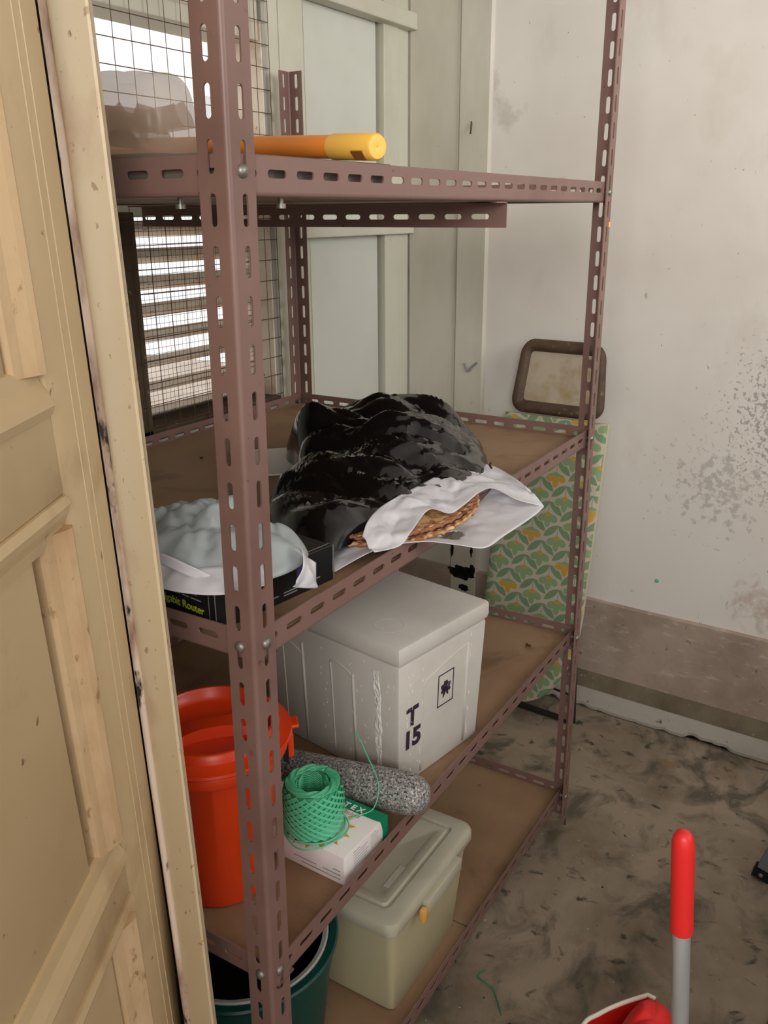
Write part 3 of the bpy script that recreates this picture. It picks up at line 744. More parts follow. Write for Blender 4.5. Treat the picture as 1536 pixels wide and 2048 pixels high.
inn = [(.30, .05, 1.10), (.33, .06, 1.112), (.38, .07, 1.117), (.43, .07, 1.120), (.47, .07, 1.120), (.53, .07, 1.120), (.60, .075, 1.118), (.67, .08, 1.112), (.735, .05, 1.102), (.68, -.03, 1.10), (.655, -.06, 1.092)]
thick(obj('upper_layer', flap(rim, inn, 10, 30, .009, 24, 8), M['white_film'], wbag, smooth='all'))
bm = bmesh.new(); tube(bm, [(.700, .028, 1.107), (.712, .038, 1.109), (.722, .040, 1.110)], .002, 5); obj('print_mark', bm, M['ink'], wbag)

# black refuse bag
def blk(x, y, t):
    e_ = max(0, 1-t**7)**.5
    a = math.exp(-(((x-.74)/.22)**2+((y-.27)/.20)**2)*1.3); b = math.exp(-(((x-.42)/.2)**2+((y-.16)/.12)**2)); c2 = math.exp(-(((x-.60)/.07)**2+((y-.40)/.08)**2))
    h = .042+.078*a+.018*b+.03*c2
    u = .52*x-.85*y; v = .85*x+.52*y
    wx = u+.02*noise.noise(Vector((v*6, u*3, 4))); wy = v+.03*noise.noise(Vector((u*5, v*5, 9)))
    r1 = abs(noise.noise(Vector((wx*3.2, wy*10, 1.3))))
    h += .050*(r1-.2)+.030*(crinkle(wx*.8, wy*1.7, 8, 2)-.4)+.013*(crinkle(wx*.7, wy*1.6, 17, 6)-.35)+.0016*noise.noise(Vector((x*160, y*160, 3)))
    return max(.002, h*e_)
bb = lump('refuse_bag', [(.248, .092), (.33, .066), (.44, .040), (.56, .022), (.68, .030), (.79, .075), (.88, .14), (.94, .22), (.93, .32), (.86, .40), (.77, .44), (.70, .455), (.64, .45), (.585, .385), (.51, .335), (.43, .305), (.34, .265), (.28, .19)], Z2+.024, blk, M['black_film'], nr=46, nsp=8, smooth='facets')
tag(bb, 'big crumpled shiny black plastic refuse bag heaped on the second shelf', 'bag')
bb.data.set_sharp_from_angle(angle=math.radians(17))

# ------------------------------------------------------------------ third shelf
# red lidded bin
BC = (.120, .204)
bn = thing('bin', 'round red-orange plastic bin with lid behind the near post', 'bin', (BC[0], BC[1], Z3))
def flute(r, z, a):
    k = r*(1+.012*(abs((a*7/PI) % 2-1)-.5)) if .05 < r < .1015 else r
    return (k*math.cos(a), k*math.sin(a), z)
bm = bmesh.new(); lathe(bm, [(.001, 0), (.066, 0), (.071, .004), (.101, .244), (.103, .246), (.103, .252), (.099, .252), (.097, .244), (.067, .008), (.001, .008)], 84, f=flute)
obj('body', bm, M['red_plastic'], bn, smooth=True)
bm = bmesh.new(); lathe(bm, [(.1035, .238), (.110, .238), (.1112, .240), (.1112, .256), (.110, .258), (.1035, .258)], 72); obj('collar', bm, M['red_plastic'], bn, smooth=True)
bm = bmesh.new(); lathe(bm, [(.108, .2595), (.117, .260), (.1185, .262), (.1175, .266), (.109, .268), (.1005, .273), (.098, .283), (.0955, .2855), (.0915, .2858), (.0895, .283), (.0885, .277), (.0865, .275), (.0845, .266), (.077, .262), (.001, .262)], 72)
lid = obj('lid', bm, M['red_plastic'], bn, smooth=True)
bm = bmesh.new(); n = 16; AG = math.radians(-40)
for i in range(n):
    a = -.066+.132*i/n; b = -.066+.132*(i+1)/n
    ha = .017*(1-(abs(a)/.072)**3); hb = .017*(1-(abs(b)/.072)**3); wa = .017+.014*(abs(a)/.066)**2; wb_ = .017+.014*(abs(b)/.066)**2
    for sg in (-1, 1):
        q_ = [bm.verts.new(c) for c in ((a, sg*wa, .2615), (b, sg*wb_, .2615), (b, sg*wb_*.8, .262+hb), (a, sg*wa*.8, .262+ha))]
        bm.faces.new(q_)
    bm.faces.new([bm.verts.new(c) for c in ((a, -wa*.8, .262+ha), (b, -wb_*.8, .262+hb), (b, wb_*.8, .262+hb), (a, wa*.8, .262+ha))])
bmesh.ops.remove_doubles(bm, verts=bm.verts[:], dist=1e-5); bmesh.ops.rotate(bm, cent=(0, 0, 0), matrix=Matrix.Rotation(AG, 3, 'Z'), verts=bm.verts[:])
hd = obj('grip', bm, M['red_plastic'], lid, smooth=True)
AC = math.radians(-46); ca, sa = math.cos(AC), math.sin(AC)
def clip_f(x, y, z): return (x*ca-y*sa, x*sa+y*ca, z)
bm = bmesh.new(); box(bm, .112, .128, -.014, .014, .259, .265, f=clip_f, bev=.002); obj('tab', bm, M['red_plastic'], lid)
bm = bmesh.new(); box(bm, .109, .119, -.011, .011, .208, .249, f=clip_f, bev=.002); obj('catch', bm, M['red_plastic'], bn)
bm = bmesh.new(); box(bm, .1025, .110, -.020, -.011, .207, .236, f=clip_f, bev=.001); obj('catch_slot', bm, M['black_rubber'], bn)

# polystyrene box
fb = thing('foam_box', 'large white polystyrene box with lid, stamped T 15, on the third shelf', 'box', (.43, .064, Z3), math.radians(-10))
FW, FD, FH = .268, .36, .258
def taper(x, y, z):
    k = .010*(1-z/FH); return (x+(k if x < FW/2 else -k), y+(k if y < FD/2 else -k), z)
bm = mkbox(.004, FW-.004, .004, FD-.004, 0, FH-.002, f=taper, bev=.007); body = obj('body', bm, M['foam'], fb, smooth=True)
bm = mkbox(0, FW, 0, FD, FH, FH+.036, bev=.008); fl = obj('lid', bm, M['foam'], fb, smooth=True)
bm = bmesh.new(); lathe(bm, [(.0262, FH+.0355), (.0266, FH+.0363), (.0274, FH+.0363), (.0278, FH+.0355)], 40, c=(.06, .075)); obj('moulded_ring', bm, M['foam'], fl, smooth=True)
def rib(pts, r=.0022): 
    bm = bmesh.new(); tube(bm, pts, r, 8); return obj('moulded_rib', bm, M['foam'], body, smooth='all')
def fy(x, z): k = .010*(1-z/FH); return (x, .004+k-.0002, z)
def fx(y, z): k = .010*(1-z/FH); return (.004+k-.0002, y, z)
# raised frames on the two visible faces
for x0, x1 in ((.075, .205),):
    rib(spline([fy(x0, .012), fy(x0, .17), fy(x0+.004, .195), fy(x0+.03, .205), fy(x1-.03, .222), fy(x1, .222), fy(x1, .21), fy(x1, .012)], 6), .0016)
rib([fy(.205, .012), fy(.205, .225)], .003)
for y0, y1 in ((.115, .17), (.245, .30)):
    rib(spline([fx(y0, .01), fx(y0, .17), fx(y0+.004, .20), fx(y0+.02, .21), fx(y1-.02, .215), fx(y1, .212), fx(y1, .18), fx(y1, .01)], 5), .0017)
rib([fx(.115, .01), fx(.115, .205)], .0028); rib([fx(.245, .01), fx(.245, .225)], .0028)
# torn strip scar
bm = bmesh.new(); n = 60; rows = []
for i in range(n+1):
    z = .012+.222*i/n; w = .009+.006*noise.noise(Vector((z*30, 0, 0))); cy = .058+.004*noise.noise(Vector((z*9, 4, 0))); k = .010*(1-z/FH)
    rows.append([bm.verts.new((.004+k-.0002-(.004*abs(noise.noise(Vector((z*60, j*1.7, 2)))) if 0 < j < 6 else -.001), cy+w*(j/3-1), z)) for j in range(7)])
for a, b in zip(rows, rows[1:]):
    for j in range(6): bm.faces.new((a[j], a[j+1], b[j+1], b[j]))
obj('torn_strip', bm, M['foam_scar'], body)
bm = bmesh.new()
for i in range(46):
    x = random.choice((.03, .045, .07, .215)) + random.gauss(0, .003); z = random.uniform(.02, .24); k = .010*(1-z/FH); l = random.uniform(.002, .007)
    box(bm, x-.0007, x+.0007, .004+k-.0007, .004+k+.001, z, z+l)
for i in range(40):
    y = random.choice((.03, .09, .12, .19)) + random.gauss(0, .006); z = random.uniform(.02, .24); k = .010*(1-z/FH); l = random.uniform(.002, .008)
    box(bm, .004+k-.0007, .004+k+.001, y-.0007, y+.0007, z, z+l)
o = obj('scuff', bm, M['foam_scar'], body); o['kind'] = 'stuff'
tz = lambda z: .004+.010*(1-z/FH)-.0008
lettering('lettering', 'T', .052, M['ink'], body, (.030, tz(.115), .125), (1, .0, 0), (0, -.039, 1), bold=.0022)
lettering('lettering', '15', .050, M['ink'], body, (.022, tz(.085), .080), (1, 0, 0), (0, -.039, 1), bold=.0022)
def stampframe():
    bm = bmesh.new(); x0, x1, z0, z1, w = .118, .165, .124, .192, .0022
    for a in ((x0, x1, z0, z0+w), (x0, x1, z1-w, z1), (x0, x0+w, z0, z1), (x1-w, x1, z0, z1)): box(bm, a[0], a[1], -.0006, .001, a[2], a[3], f=lambda x, y, z: (x, y+.004+.010*(1-z/FH), z))
    cx, cz = .1415, .158
    def leaf(ang, l, w_, off=0):
        ca_, sa_ = math.cos(ang), math.sin(ang); pts = []
        for k in range(13):
            t = k/12; pts.append((t*l, w_*math.sin(PI*t)**.8))
        for k in range(11, 0, -1):
            t = k/12; pts.append((t*l, -w_*math.sin(PI*t)**.8))
        v = [bm.verts.new((cx+p*ca_-q_*sa_, tz(cz)+.0002, cz+off+p*sa_+q_*ca_)) for p, q_ in pts]
        bm.faces.new(v)
    for a_, l, w_ in ((90, .022, .006), (150, .017, .006), (30, .017, .006), (205, .016, .005), (-25, .016, .005), (245, .020, .003), (-65, .018, .003)): leaf(math.radians(a_), l, w_)
    return bm
obj('stamp', stampframe(), M['ink'], body)

# granite pestle
ps = thing('pestle', 'speckled grey granite pestle lying in front of the polystyrene box', 'pestle')
pa = Vector((.385, .016, Z3+.0555)); pb = Vector((.357, .262, Z3+.037)); L_ = (pb-pa).length; RR = .036
bm = bmesh.new(); prof = [(.0005, -.034), (.012, -.0325), (.022, -.028), (.030, -.018), (.0345, -.004), (.0362, .012)]+[(.0362-.002*t, .012+t*(L_-.02)) for t in (.25, .5, .75, 1)]+[(.028, L_+.008), (.018, L_+.016), (.0005, L_+.018)]
lathe(bm, prof, 48)
for v in bm.verts: v.co *= 1+.012*noise3(v.co, 30)
g = obj('shaft', bm, M['granite'], ps, smooth='all'); g.matrix_local = Matrix.Translation(pa) @ Vector((0, 0, 1)).rotation_difference((pb-pa).normalized()).to_matrix().to_4x4()

# glove box
gb = thing('glove_box', 'white cardboard glove box with a green end under the green twine', 'box', (.198, .026, Z3), math.radians(-2))
GW, GD, GH = .121, .205, .054
obj('carton', mkbox(0, GW, 0, GD, 0, GH, bev=.002), M['glove_white'], gb, smooth=True)
def band_bm():
    bm = bmesh.new(); e2 = .0005
    top = [(.098, GD), (.098, .05), (.0985, .012), (.100, .0)]
    v1 = [bm.verts.new((x, y, GH+e2)) for x, y in top]; v2 = [bm.verts.new((GW+e2, y, GH+e2)) for x, y in top]
    for i in range(3): bm.faces.new((v1[i], v1[i+1], v2[i+1], v2[i]))
    xs = [.100, .104, .107, .107, .105, .100]; n = 6
    f1 = [bm.verts.new((xs[i], -e2, GH+e2-(GH)*i/(n-1))) for i in range(n)]; f2 = [bm.verts.new((GW+e2, -e2, GH+e2-GH*i/(n-1))) for i in range(n)]
    for i in range(n-1): bm.faces.new((f1[i], f1[i+1], f2[i+1], f2[i]))
    bm.faces.new((v1[3], f1[0], f2[0], v2[3]))
    h_ = [bm.verts.new((GW+e2, y, z)) for y, z in ((-e2, 0), (GD, 0), (GD, GH+e2), (-e2, GH+e2))]; bm.faces.new(h_)
    return bm
obj('green_end', band_bm(), M['glove_green'], gb)
lettering('lettering', 'L A B T E X', .0165, M['glove_white'], gb, (.1015, .118, GH+.0008), (0, -1, 0), (1, 0, 0), bold=.0005)
lettering('lettering', 'EXAMINATION GLOVES', .0078, M['small_ink'], gb, (.0885, .118, GH+.0004), (0, -1, 0), (1, 0, 0))
lettering('lettering', 'POWDER FREE', .0062, M['small_ink'], gb, (.079, .098, GH+.0004), (0, -1, 0), (1, 0, 0))
bm = bmesh.new()
for i in range(7): 
    w = random.uniform(.03, .045) if i else .018; box(bm, .025, .025+w, -.0004, .0005, .046-.0052*i, .0468-.0052*i)
for i in range(6):
    w = random.uniform(.016, .026); box(bm, .072, .072+w, -.0004, .0005, .046-.0048*i, .0466-.0048*i)
for i, (y0, w) in enumerate(((.008, .014), (.008, .034), (.008, .06))): box(bm, -.0004, .0005, y0, y0+w, .024-.0075*i, .0256-.0075*i)
box(bm, -.0004, .0005, .055, .10, .0165, .018); box(bm, -.0004, .0005, .048, .085, .009, .0105)
o = obj('small_print', bm, M['small_ink'], gb); o['kind'] = 'stuff'
bm = bmesh.new()
for k in range(9):
    a = math.radians(150+k*24); c_ = Vector((.044, .082, GH+.0004)); r0 = .050
    p = c_+Vector((math.cos(a), math.sin(a), 0))*r0; t = Vector((-math.sin(a), math.cos(a), 0))
    bm.faces.new([bm.verts.new(q_) for q_ in (p-t*.005, p+t*.005, p+Vector((math.cos(a), math.sin(a), 0))*.012)])
obj('sun_print', bm, M['sun_orange'], gb)

# roll of green raffia twine
tw = thing('twine_roll', 'roll of shiny green plastic twine standing on the glove box', 'twine', (.236, .109, Z3+GH+.0015))
TH_ = .083
def barrel(z): return .0440+.0065*math.sin(PI*min(1, max(0, z/TH_)))**.7
bm = bmesh.new()
prof = [(.028, .004), (.041, .0)]+[(barrel(z)-.002, z) for z in [TH_*k/10 for k in range(1, 10)]]+[(.043, TH_-.001), (.037, TH_+.001), (.030, TH_-.002), (.0265, TH_*.75), (.026, TH_*.4), (.028, .004)]
lathe(bm, prof, 56); obj('core', bm, M['twine_dark'], tw, smooth='all')
def strand(bm, a0, turns, z0, z1, off, w):
    n = 46; rows = []
    for i in range(n+1):
        t = i/n; z = z0+(z1-z0)*t; a = a0+turns*2*PI*t; R = barrel(z)+off
        zt_ = w*.5
        rows.append([bm.verts.new((R*math.cos(a), R*math.sin(a), z-zt_)), bm.verts.new(((R+.0006)*math.cos(a), (R+.0006)*math.sin(a), z)), bm.verts.new((R*math.cos(a), R*math.sin(a), z+zt_))])
    for a, b in zip(rows, rows[1:]):
        for j in (0, 1): bm.faces.new((a[j], a[j+1], b[j+1], b[j]))
bm = bmesh.new()
for k in range(20): strand(bm, 2*PI*k/20, .36, .004, TH_-.003, -.0012+.0003*(k % 3), .0085)
o = obj('winding', bm, M['twine'], tw, smooth='all')
bm = bmesh.new()
for k in range(20): strand(bm, 2*PI*k/20+.1, -.36, .004, TH_-.003, -.0002+.0004*(k % 3), .0050)
o = obj('winding', bm, M['twine_light'], tw, smooth='all')
bm = bmesh.new()
for k in range(9):
    R = .0290+.0017*k; tube(bm, [(R*math.cos(2*PI*i/60), R*math.sin(2*PI*i/60), TH_+.0012+.0012*math.sin(i*.9+k)+.003*math.sin(PI*k/8)*.4) for i in range(61)], .0011, 5)
for k in range(22):
    z = .012+.0032*k; R = .0262; tube(bm, [(R*math.cos(2*PI*i/48), R*math.sin(2*PI*i/48), z+.003*math.sin(i*.52*2+k*.2)) for i in range(49)], .0010, 5)
obj('winding', bm, M['twine'], tw, smooth='all')
bm = bmesh.new()
lo = [Vector((.057*math.cos(a)+.006*math.sin(a*3), .055*math.sin(a), .001+.002*abs(math.sin(a*2)))) for a in [2*PI*i/60 for i in range(61)]]
tube(bm, lo, .0012, 6)
lo = [Vector((.050*math.cos(a), .050*math.sin(a), .004)) for a in [2*PI*i/60 for i in range(61)]]; tube(bm, lo, .0016, 6)
tail = spline([(.035, -.036, .002), (.055, -.05, .002), (.082, -.062, .004), (.112, -.052, .030), (.138, -.010, .062), (.150, .012, .078), (.152, .020, .083)], 8)
tube(bm, tail, .0011, 6)
obj('loose_end', bm, M['twine'], tw, smooth='all')

def dead_leaf(label, loc, rz, sc):
    bm = bmesh.new(); n = 10; rows = []
    for i in range(n+1):
        t = i/n; w = .006*math.sin(PI*t)**.7+.0004; x = .03*(t-.5); z = .003+.004*math.sin(t*5+rz)
        rows.append([bm.verts.new((x, -w, z+.002)), bm.verts.new((x, 0, z-.001)), bm.verts.new((x, w, z+.003))])
    for a, b in zip(rows, rows[1:]):
        for j in (0, 1): bm.faces.new((a[j], a[j+1], b[j+1], b[j]))
    o = obj('dead_leaf', bm, M['leg_brown'], smooth='all'); o.location = loc; o.rotation_euler = (0, 0, rz); o.scale = (sc, sc, sc)
    tag(o, label, 'leaf'); thick(o, .0005)
dead_leaf('tiny curled dead leaf on the third shelf by the far right post', (1.085, .088, Z3), .7, .9)
dead_leaf('tiny dead leaf on the third shelf against the far beam', (1.150, .30, Z3), 2.2, .8)
dead_leaf('dark leaf crumb on the bare left part of the second shelf', (.62, .66, Z2), 1.2, .45)
ym = obj('tape_speck', mkbox(LX-.012, LX-.003, -.0008, .0, 1.515, 1.525), M['yellow'], unit)

# ------------------------------------------------------------------ bottom shelf
st = thing('storage_box', 'milky cream plastic storage box with clip lid on the bottom shelf', 'box', (.352, .03, Z4))
SW, SD, SH = .335, .235, .225
def stp(x, y, z):
    k = .026*(1-z/SH); return (x+(k if x < SW/2 else -k*1.2), y+(k*.55 if y < SD/2 else -k*.55), z)
def rrect(x0, x1, y0, y1, r, n=6):
    out = []
    for cx, cy, a0 in ((x1-r, y1-r, 0), (x0+r, y1-r, PI/2), (x0+r, y0+r, PI), (x1-r, y0+r, 3*PI/2)):
        for k in range(n+1): out.append((cx+r*math.cos(a0+PI/2*k/n), cy+r*math.sin(a0+PI/2*k/n)))
    return out
def loft(bm, levels, cap0=True, cap1=True):
    rings = [[bm.verts.new((x, y, z)) for x, y in pts] for pts, z in levels]; n = len(rings[0])
    for a, b in zip(rings, rings[1:]):
        for i in range(n): bm.faces.new((a[i], a[(i+1) % n], b[(i+1) % n], b[i]))
    if cap0: bm.faces.new(rings[0][::-1])
    if cap1: bm.faces.new(rings[-1])
    return bm
bm = bmesh.new()
lv = []
for z, k in ((0, .004), (.004, 0), (.11, 0), (SH, 0)):
    q_ = .026*(1-z/SH)+k; lv.append((rrect(.012+q_, SW-.012-q_*1.2, .010+q_*.5, SD-.010-q_*.5, .016), z))
loft(bm, lv); obj('body', bm, M['storage'], st, smooth=True)
bm = bmesh.new()
R_ = lambda i, r: rrect(i, SW-i, i, SD-i, r)
loft(bm, [(R_(.003, .024), SH-.012), (R_(0, .026), SH-.008), (R_(0, .026), SH+.010), (R_(.003, .024), SH+.016), (R_(.010, .020), SH+.019), (R_(.034, .014), SH+.019), (R_(.037, .013), SH+.0145), (R_(.042, .012), SH+.0145), (R_(.045, .011), SH+.0185), (R_(.060, .008), SH+.0185), (R_(.063, .008), SH+.016)])
sl = obj('lid', bm, M['storage_lid'], st, smooth=True)
bm = mkbox(.085, .150, .050, .075, SH+.0155, SH+.0175, bev=.0008); obj('moulded_label', bm, M['storage_lid'], sl)
bm = bmesh.new(); box(bm, .105, .245, -.014, .004, SH-.026, SH+.004, bev=.003); box(bm, .108, .242, -.010, .006, SH-.034, SH-.024, bev=.002); lt = obj('latch', bm, M['storage_lid'], st, smooth=True)
bm = mkbox(.088, .104, -.014, -.002, SH-.036, SH-.006, bev=.004); obj('catch', bm, M['clip'], lt, smooth=True)

tb = thing('tub', 'round dark green plastic tub with white inner rim, black inside', 'tub', (.166, .214, Z4))
TZ = .40-Z4
bm = bmesh.new(); lathe(bm, [(.001, 0), (.115, 0), (.120, .005), (.148, TZ-.045), (.150, TZ-.045), (.152, TZ-.012), (.158, TZ-.008), (.160, TZ-.003), (.157, TZ), (.146, TZ), (.144, TZ-.004), (.116, .010), (.001, .008)], 72)
obj('body', bm, M['tub'], tb, smooth=True)
bm = bmesh.new(); lathe(bm, [(.1435, TZ-.020), (.1435, TZ-.001), (.141, TZ+.001), (.134, TZ-.001), (.133, TZ-.020)], 72); obj('inner_rim', bm, M['tub_rim'], tb, smooth=True)
bm = bmesh.new(); lathe(bm, [(.1335, TZ-.006), (.130, TZ-.03), (.112, .012), (.001, .011)], 60)
for v in bm.verts: v.co += Vector((noise3(v.co, 25, 1), noise3(v.co, 25, 3), 0))*.003
obj('lining', bm, M['tub_lining'], tb, smooth='all')  # near-black inner wall with slightly uneven sides

# ------------------------------------------------------------------ ironing board behind the rack
ib = thing('ironing_board', 'ironing board with green floral cover and rusty iron rest leaning on the end wall', 'ironing board', (1.62, .31, .1))
nI = Vector((1, -.05, -.17)).normalized()
upI = (Vector((0, 0, 1))-nI*nI.z).normalized(); sI = upI.cross(nI).normalized()      # sI points along +Y or -Y
if sI.y < 0: sI = -sI
def I(u, v, d=0): return sI*u+upI*v-nI*d                                          # d>0 towards the room
def half(v):
    VT, VB = .872, -.03
    if v > .30: return .164
    t = (.30-v)/(.30-VB); return .164*max(0, 1-t**2.2)**.5
NU, NV = 190, 500; VT, VB = .872, -.03
vs_, fs_ = [], []; uv = []
for j in range(NV+1):
    v = VB+(VT-VB)*j/NV; w = max(half(v), .004)
    for i in range(NU+1):
        s = -1+2*i/NU; u = w*s
        d = .018*max(0, 1-abs(s)**14)**.5*(1 if True else 0)+.0012*noise.noise(Vector((u*12, v*5, 0)))
        vs_.append(I(u, v, d)); uv.append((u, v))
for j in range(NV):
    for i in range(NU):
        a = j*(NU+1)+i; fs_.append((a, a+1, a+NU+2, a+NU+1))
me = bpy.data.meshes.new('cover'); me.from_pydata([tuple(v) for v in vs_], [], fs_); me.update()
import numpy as np
UV = np.array(uv); u0 = -UV[:, 0]; v0 = UV[:, 1]           # u0 to the right as seen from the room
leaf = np.full(len(u0), -1.0); flow = leaf.copy(); yel = leaf.copy(); outl_ = leaf.copy(); stem = leaf.copy()
def ell(x, y, cx, cy, a, b, ang):
    c, s = math.cos(ang), math.sin(ang); dx, dy = x-cx, y-cy
    p = (dx*c+dy*s)/a; q_ = (-dx*s+dy*c)/b
    return (1-np.sqrt(p*p+q_*q_+1e-9))*min(a, b)
def vesica(x, y, x0, y0, x1, y1, w):
    L2 = math.hypot(x1-x0, y1-y0); c, s = (x1-x0)/L2, (y1-y0)/L2; dx, dy = x-x0, y-y0
    p = dx*c+dy*s; q_ = np.abs(-dx*s+dy*c); h_ = L2/2; R2 = (h_*h_+w*w)/(2*w)
    return R2-np.sqrt((p-h_)**2+(q_+R2-w)**2)
for ka in range(-9, 10):
    for kb in range(-16, 16):
        cx = ka*.084-kb*.047+.012; cy = -ka*.016-kb*.054+.46
        if not (-.25 < cx < .25 and -.1 < cy < .95): continue
        x, y = u0, v0; yellow = (kb+2*ka) % 5 == 2
        near = (np.abs(x-cx) < .07) & (np.abs(y-cy) < .08); xi, yi = x[near], y[near]
        tx, ty = cx, cy+.038
        l = np.maximum(vesica(xi, yi, tx, ty, cx-.044, cy-.002, .0105), vesica(xi, yi, tx, ty, cx+.044, cy-.002, .0105))
        leaf[near] = np.maximum(leaf[near], l)
        fy_ = cy-.010
        f_ = np.maximum.reduce([ell(xi, yi, cx-.017, fy_-.004, .0150, .0115, .45), ell(xi, yi, cx+.017, fy_-.004, .0150, .0115, -.45), ell(xi, yi, cx, fy_-.016, .0095, .0165, 0), ell(xi, yi, cx, fy_+.004, .014, .0095, 0)])
        c_ = ell(xi, yi, cx, fy_+.008, .0105, .0065, 0)
        st_ = .0009-np.maximum(np.abs(xi-cx), np.abs(yi-(cy+.018))-.018)
        stem[near] = np.maximum(stem[near], st_)
        outl_[near] = np.maximum(outl_[near], f_+.0022)
        if yellow:
            yel[near] = np.maximum(yel[near], np.where(yi > fy_+.002, -.01, f_)); flow[near] = np.maximum(flow[near], np.where(yi > fy_+.002, f_, -.01))
        else:
            flow[near] = np.maximum(flow[near], f_); yel[near] = np.maximum(yel[near], c_)
for nm, arr in (('leaf', leaf), ('outline', outl_), ('flower', flow), ('yellow', yel), ('stem', stem)):
    at = me.attributes.new(nm, 'FLOAT', 'POINT'); at.data.foreach_set('value', np.clip(arr, -.02, .02).astype('f'))
cv = obj_me('cover', me, M['floral'], ib, smooth='all')
bm = bmesh.new(); out = [I(half(v)*1.0, v, 0) for v in [VT-(VT-VB)*i/60 for i in range(61)]]+[I(-half(v), v, 0) for v in [VB+(VT-VB)*i/60 for i in range(61)]]
f0 = [bm.verts.new(p) for p in out]; f1 = [bm.verts.new(p+nI*.016) for p in out]; n = len(out)
for i in range(n): bm.faces.new((f0[i], f0[(i+1) % n], f1[(i+1) % n], f1[i]))
bm.faces.new(f0); bm.faces.new(f1[::-1]); bmesh.ops.remove_doubles(bm, verts=bm.verts[:], dist=1e-4); obj('board', bm, M['cover_edge'], ib)
# iron rest: rounded frame with stained sheet
def rr(u0_, u1_, v0_, v1_, r): return rrect(u0_, u1_, v0_, v1_, r, 8)
cen = .0
outer = []
def restring(inset, d):
    pts = rr(-.150+inset, .150-inset, .878+inset, 1.098-inset, max(.012, .045-inset))
    return [I((p*(1-.14*(q_-.878)/.22))+.0, q_, d) for p, q_ in pts]
bm = bmesh.new(); rings = [[bm.verts.new(p) for p in restring(i_, d)] for i_, d in ((.0, .0), (-.001, .008), (.004, .016), (.014, .020), (.026, .018), (.033, .010), (.036, .004), (.038, -.002))]
n = len(rings[0])
for a, b in zip(rings, rings[1:]):
    for i in range(n): bm.faces.new((a[i], a[(i+1) % n], b[(i+1) % n], b[i]))
obj('rest_frame', bm, M['rust'], ib, smooth='all')
bm = bmesh.new(); bm.faces.new([bm.verts.new(p) for p in restring(.036, .004)]); h_ = bmesh.ops.extrude_face_region(bm, geom=bm.faces[:]); bmesh.ops.translate(bm, vec=nI*.006, verts=[v for v in h_['geom'] if isinstance(v, bmesh.types.BMVert)])
obj('rest_sheet', bm, M['tray'], ib)
o_ = Vector(ib.location)
for pts in ([(1.70, .20, .62), (1.672, .165, .30), (1.662, .150, .012)], [(1.72, .42, .62), (1.70, .44, .30), (1.69, .44, .012)], [(1.662, .150, .013), (1.676, .30, .011), (1.69, .44, .013)]):
    bm = bmesh.new(); tube(bm, [Vector(p)-o_ for p in spline(pts, 6)], .0095, 10); obj('leg', bm, M['leg'], ib, smooth='all')
bm = bmesh.new(); tube(bm, [Vector(p)-o_ for p in ((1.672, .165, .10), (1.69, .40, .115))], .004, 6); obj('stay', bm, M['leg'], ib)

# ------------------------------------------------------------------ right foreground: dustpan, cloth, ladder, twine
dp = thing('dustpan', 'long-handled red dustpan with white rim and grey metal handle', 'dustpan', (.30, -.45, 0))
do = Vector(dp.location)
ZR = .355
arc = spline([(.16, -.46, 0), (.19, -.385, 0), (.25, -.335, 0), (.326, -.325, 0), (.361, -.340, 0), (.396, -.363, 0), (.437, -.397, 0)], 8)
flat_ = [Vector((.436, -.410, 0)), Vector((.405, -.465, 0)), Vector((.30, -.52, 0)), Vector((.22, -.51, 0))]
outl = arc+flat_; cen_ = sum(outl, Vector())/len(outl)
def pan_ring(k, z): return [cen_+(p-cen_)*k+Vector((0, 0, z))-do for p in outl]
bm = bmesh.new(); rings = [[bm.verts.new(p) for p in pan_ring(k, z)] for k, z in ((.80, 0.004), (.82, .004), (.98, ZR), (.955, ZR), (.79, .012))]
n = len(outl)
for a, b in zip(rings, rings[1:]):
    for i in range(n): bm.faces.new((a[i], a[(i+1) % n], b[(i+1) % n], b[i]))
bm.faces.new(rings[0][::-1]); bm.faces.new(rings[-1]); obj('pan', bm, M['red_pan'], dp, smooth=True)
bm = bmesh.new(); lp = pan_ring(.975, ZR); tube(bm, lp[:len(arc)+1], .0036, 8); obj('rim', bm, M['white_rim'], dp, smooth='all')
gt = Vector((.222, -.454, .832))-do; gb_ = Vector((.238, -.476, .536))-do; hv = (gb_-gt)
pts = [gt+hv*t for t in (.385, .6, 1.0, 1.4, 1.75, 2.2, 2.6)]
bm = bmesh.new(); tube(bm, pts, .0112, 20); obj('handle', bm, M['alu'], dp, smooth=True)
bm = bmesh.new(); hh = .405; prof_t = [(-.012, .003), (-.010, .008), (-.004, .0118), (.006, .0135)]+[(.02+.02*i, .0138+.0003*i/10) for i in range(7)]
Lg = hv.length; nn = [gt+hv*(t/Lg) for t, r in prof_t]+[gt+hv*.40, gt+hv*.401]; rads = [r for t, r in prof_t]+[.0142, .0120]
tube(bm, nn, 0, 24, rf=lambda i: rads[i]); obj('grip', bm, M['red_grip'], dp, smooth=True)

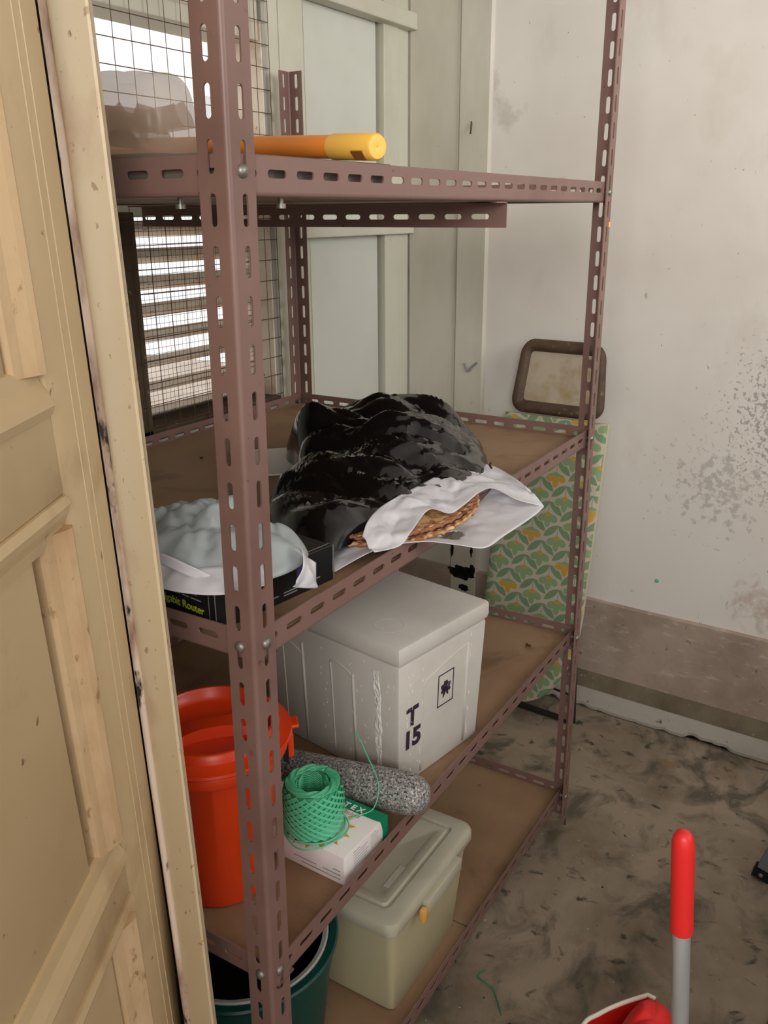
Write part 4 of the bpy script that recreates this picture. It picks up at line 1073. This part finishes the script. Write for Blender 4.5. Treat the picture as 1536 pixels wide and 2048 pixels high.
def rag(x, y, t):
    e_ = max(0, 1-t**3)**.6
    return max(.001, (.100+.015*noise3((x, y, 0), 16, 3)+.026*(crinkle(x, y, 17, 8)-.25))*e_)
rg = lump('cloth', [(.422, -.408), (.392, -.386), (.345, -.370), (.28, -.375), (.215, -.41), (.20, -.46), (.225, -.488), (.30, -.495), (.365, -.470), (.412, -.440)], ZR-.04, rag, M['red_cloth'], nr=36, nsp=10)
tag(rg, 'crumpled bright red rubbery cloth stuffed in the red dustpan', 'cloth')

ld = thing('ladder', 'grey aluminium ladder with black rubber feet at the right edge', 'ladder', (1.25, -.49, 0))
lo_ = Vector(ld.location)
for (x, y) in ((1.252, -.497), (.825, -.600)):
    b0 = Vector((x, y, .03))-lo_; t0 = Vector((x+.02, y-.42, 1.6))-lo_
    bm = bmesh.new(); a = (t0-b0).normalized(); side = Vector((1, 0, 0)); th_ = a.cross(side).normalized()
    def bar(p0, p1, w, d_): 
        v = [bm.verts.new(p+side*(w*i)+th_*(d_*j)) for p in (p0, p1) for i, j in ((-1, -1), (1, -1), (1, 1), (-1, 1))]
        for q_ in ((0, 1, 2, 3), (7, 6, 5, 4), (0, 4, 5, 1), (1, 5, 6, 2), (2, 6, 7, 3), (3, 7, 4, 0)): bm.faces.new([v[i] for i in q_])
    bar(b0, t0, .011, .030); obj('rail', bm, M['ladder'], ld)
    bm = bmesh.new(); bar(b0-a*.028, b0-a*.003, .0135, .034); sh = obj('rubber_foot', bm, M['black_rubber'], ld)
    bm = bmesh.new(); lathe(bm, [(.0005, .003), (.004, .002), (.006, 0)], 10); bt = obj('rivet', bm, M['bolt'], sh); bt.matrix_local = face(nX, b0-side*.0136+th_*.016-a*.016)
for k in range(5):
    z = .28+.27*k; t = (z-.03)/1.57
    obj('rung', mkbox(.825-1.25+.02*t, .01+.02*t, -.085-.42*t-.03+.05, -.085-.42*t+.03+.05, z-.012, z+.012, bev=.002), M['ladder'], ld)

bm = bmesh.new(); tube(bm, spline([(.635, .015, .002), (.612, .022, .003), (.602, .0, .004), (.597, -.02, .003), (.575, -.04, .002), (.55, -.06, .002)], 8), .0012, 6)
tag(obj('twine_scrap', bm, M['twine_dark'], smooth='all'), 'short loose strand of green twine on the cement floor', 'twine').location = (0.02, -.035, 0)
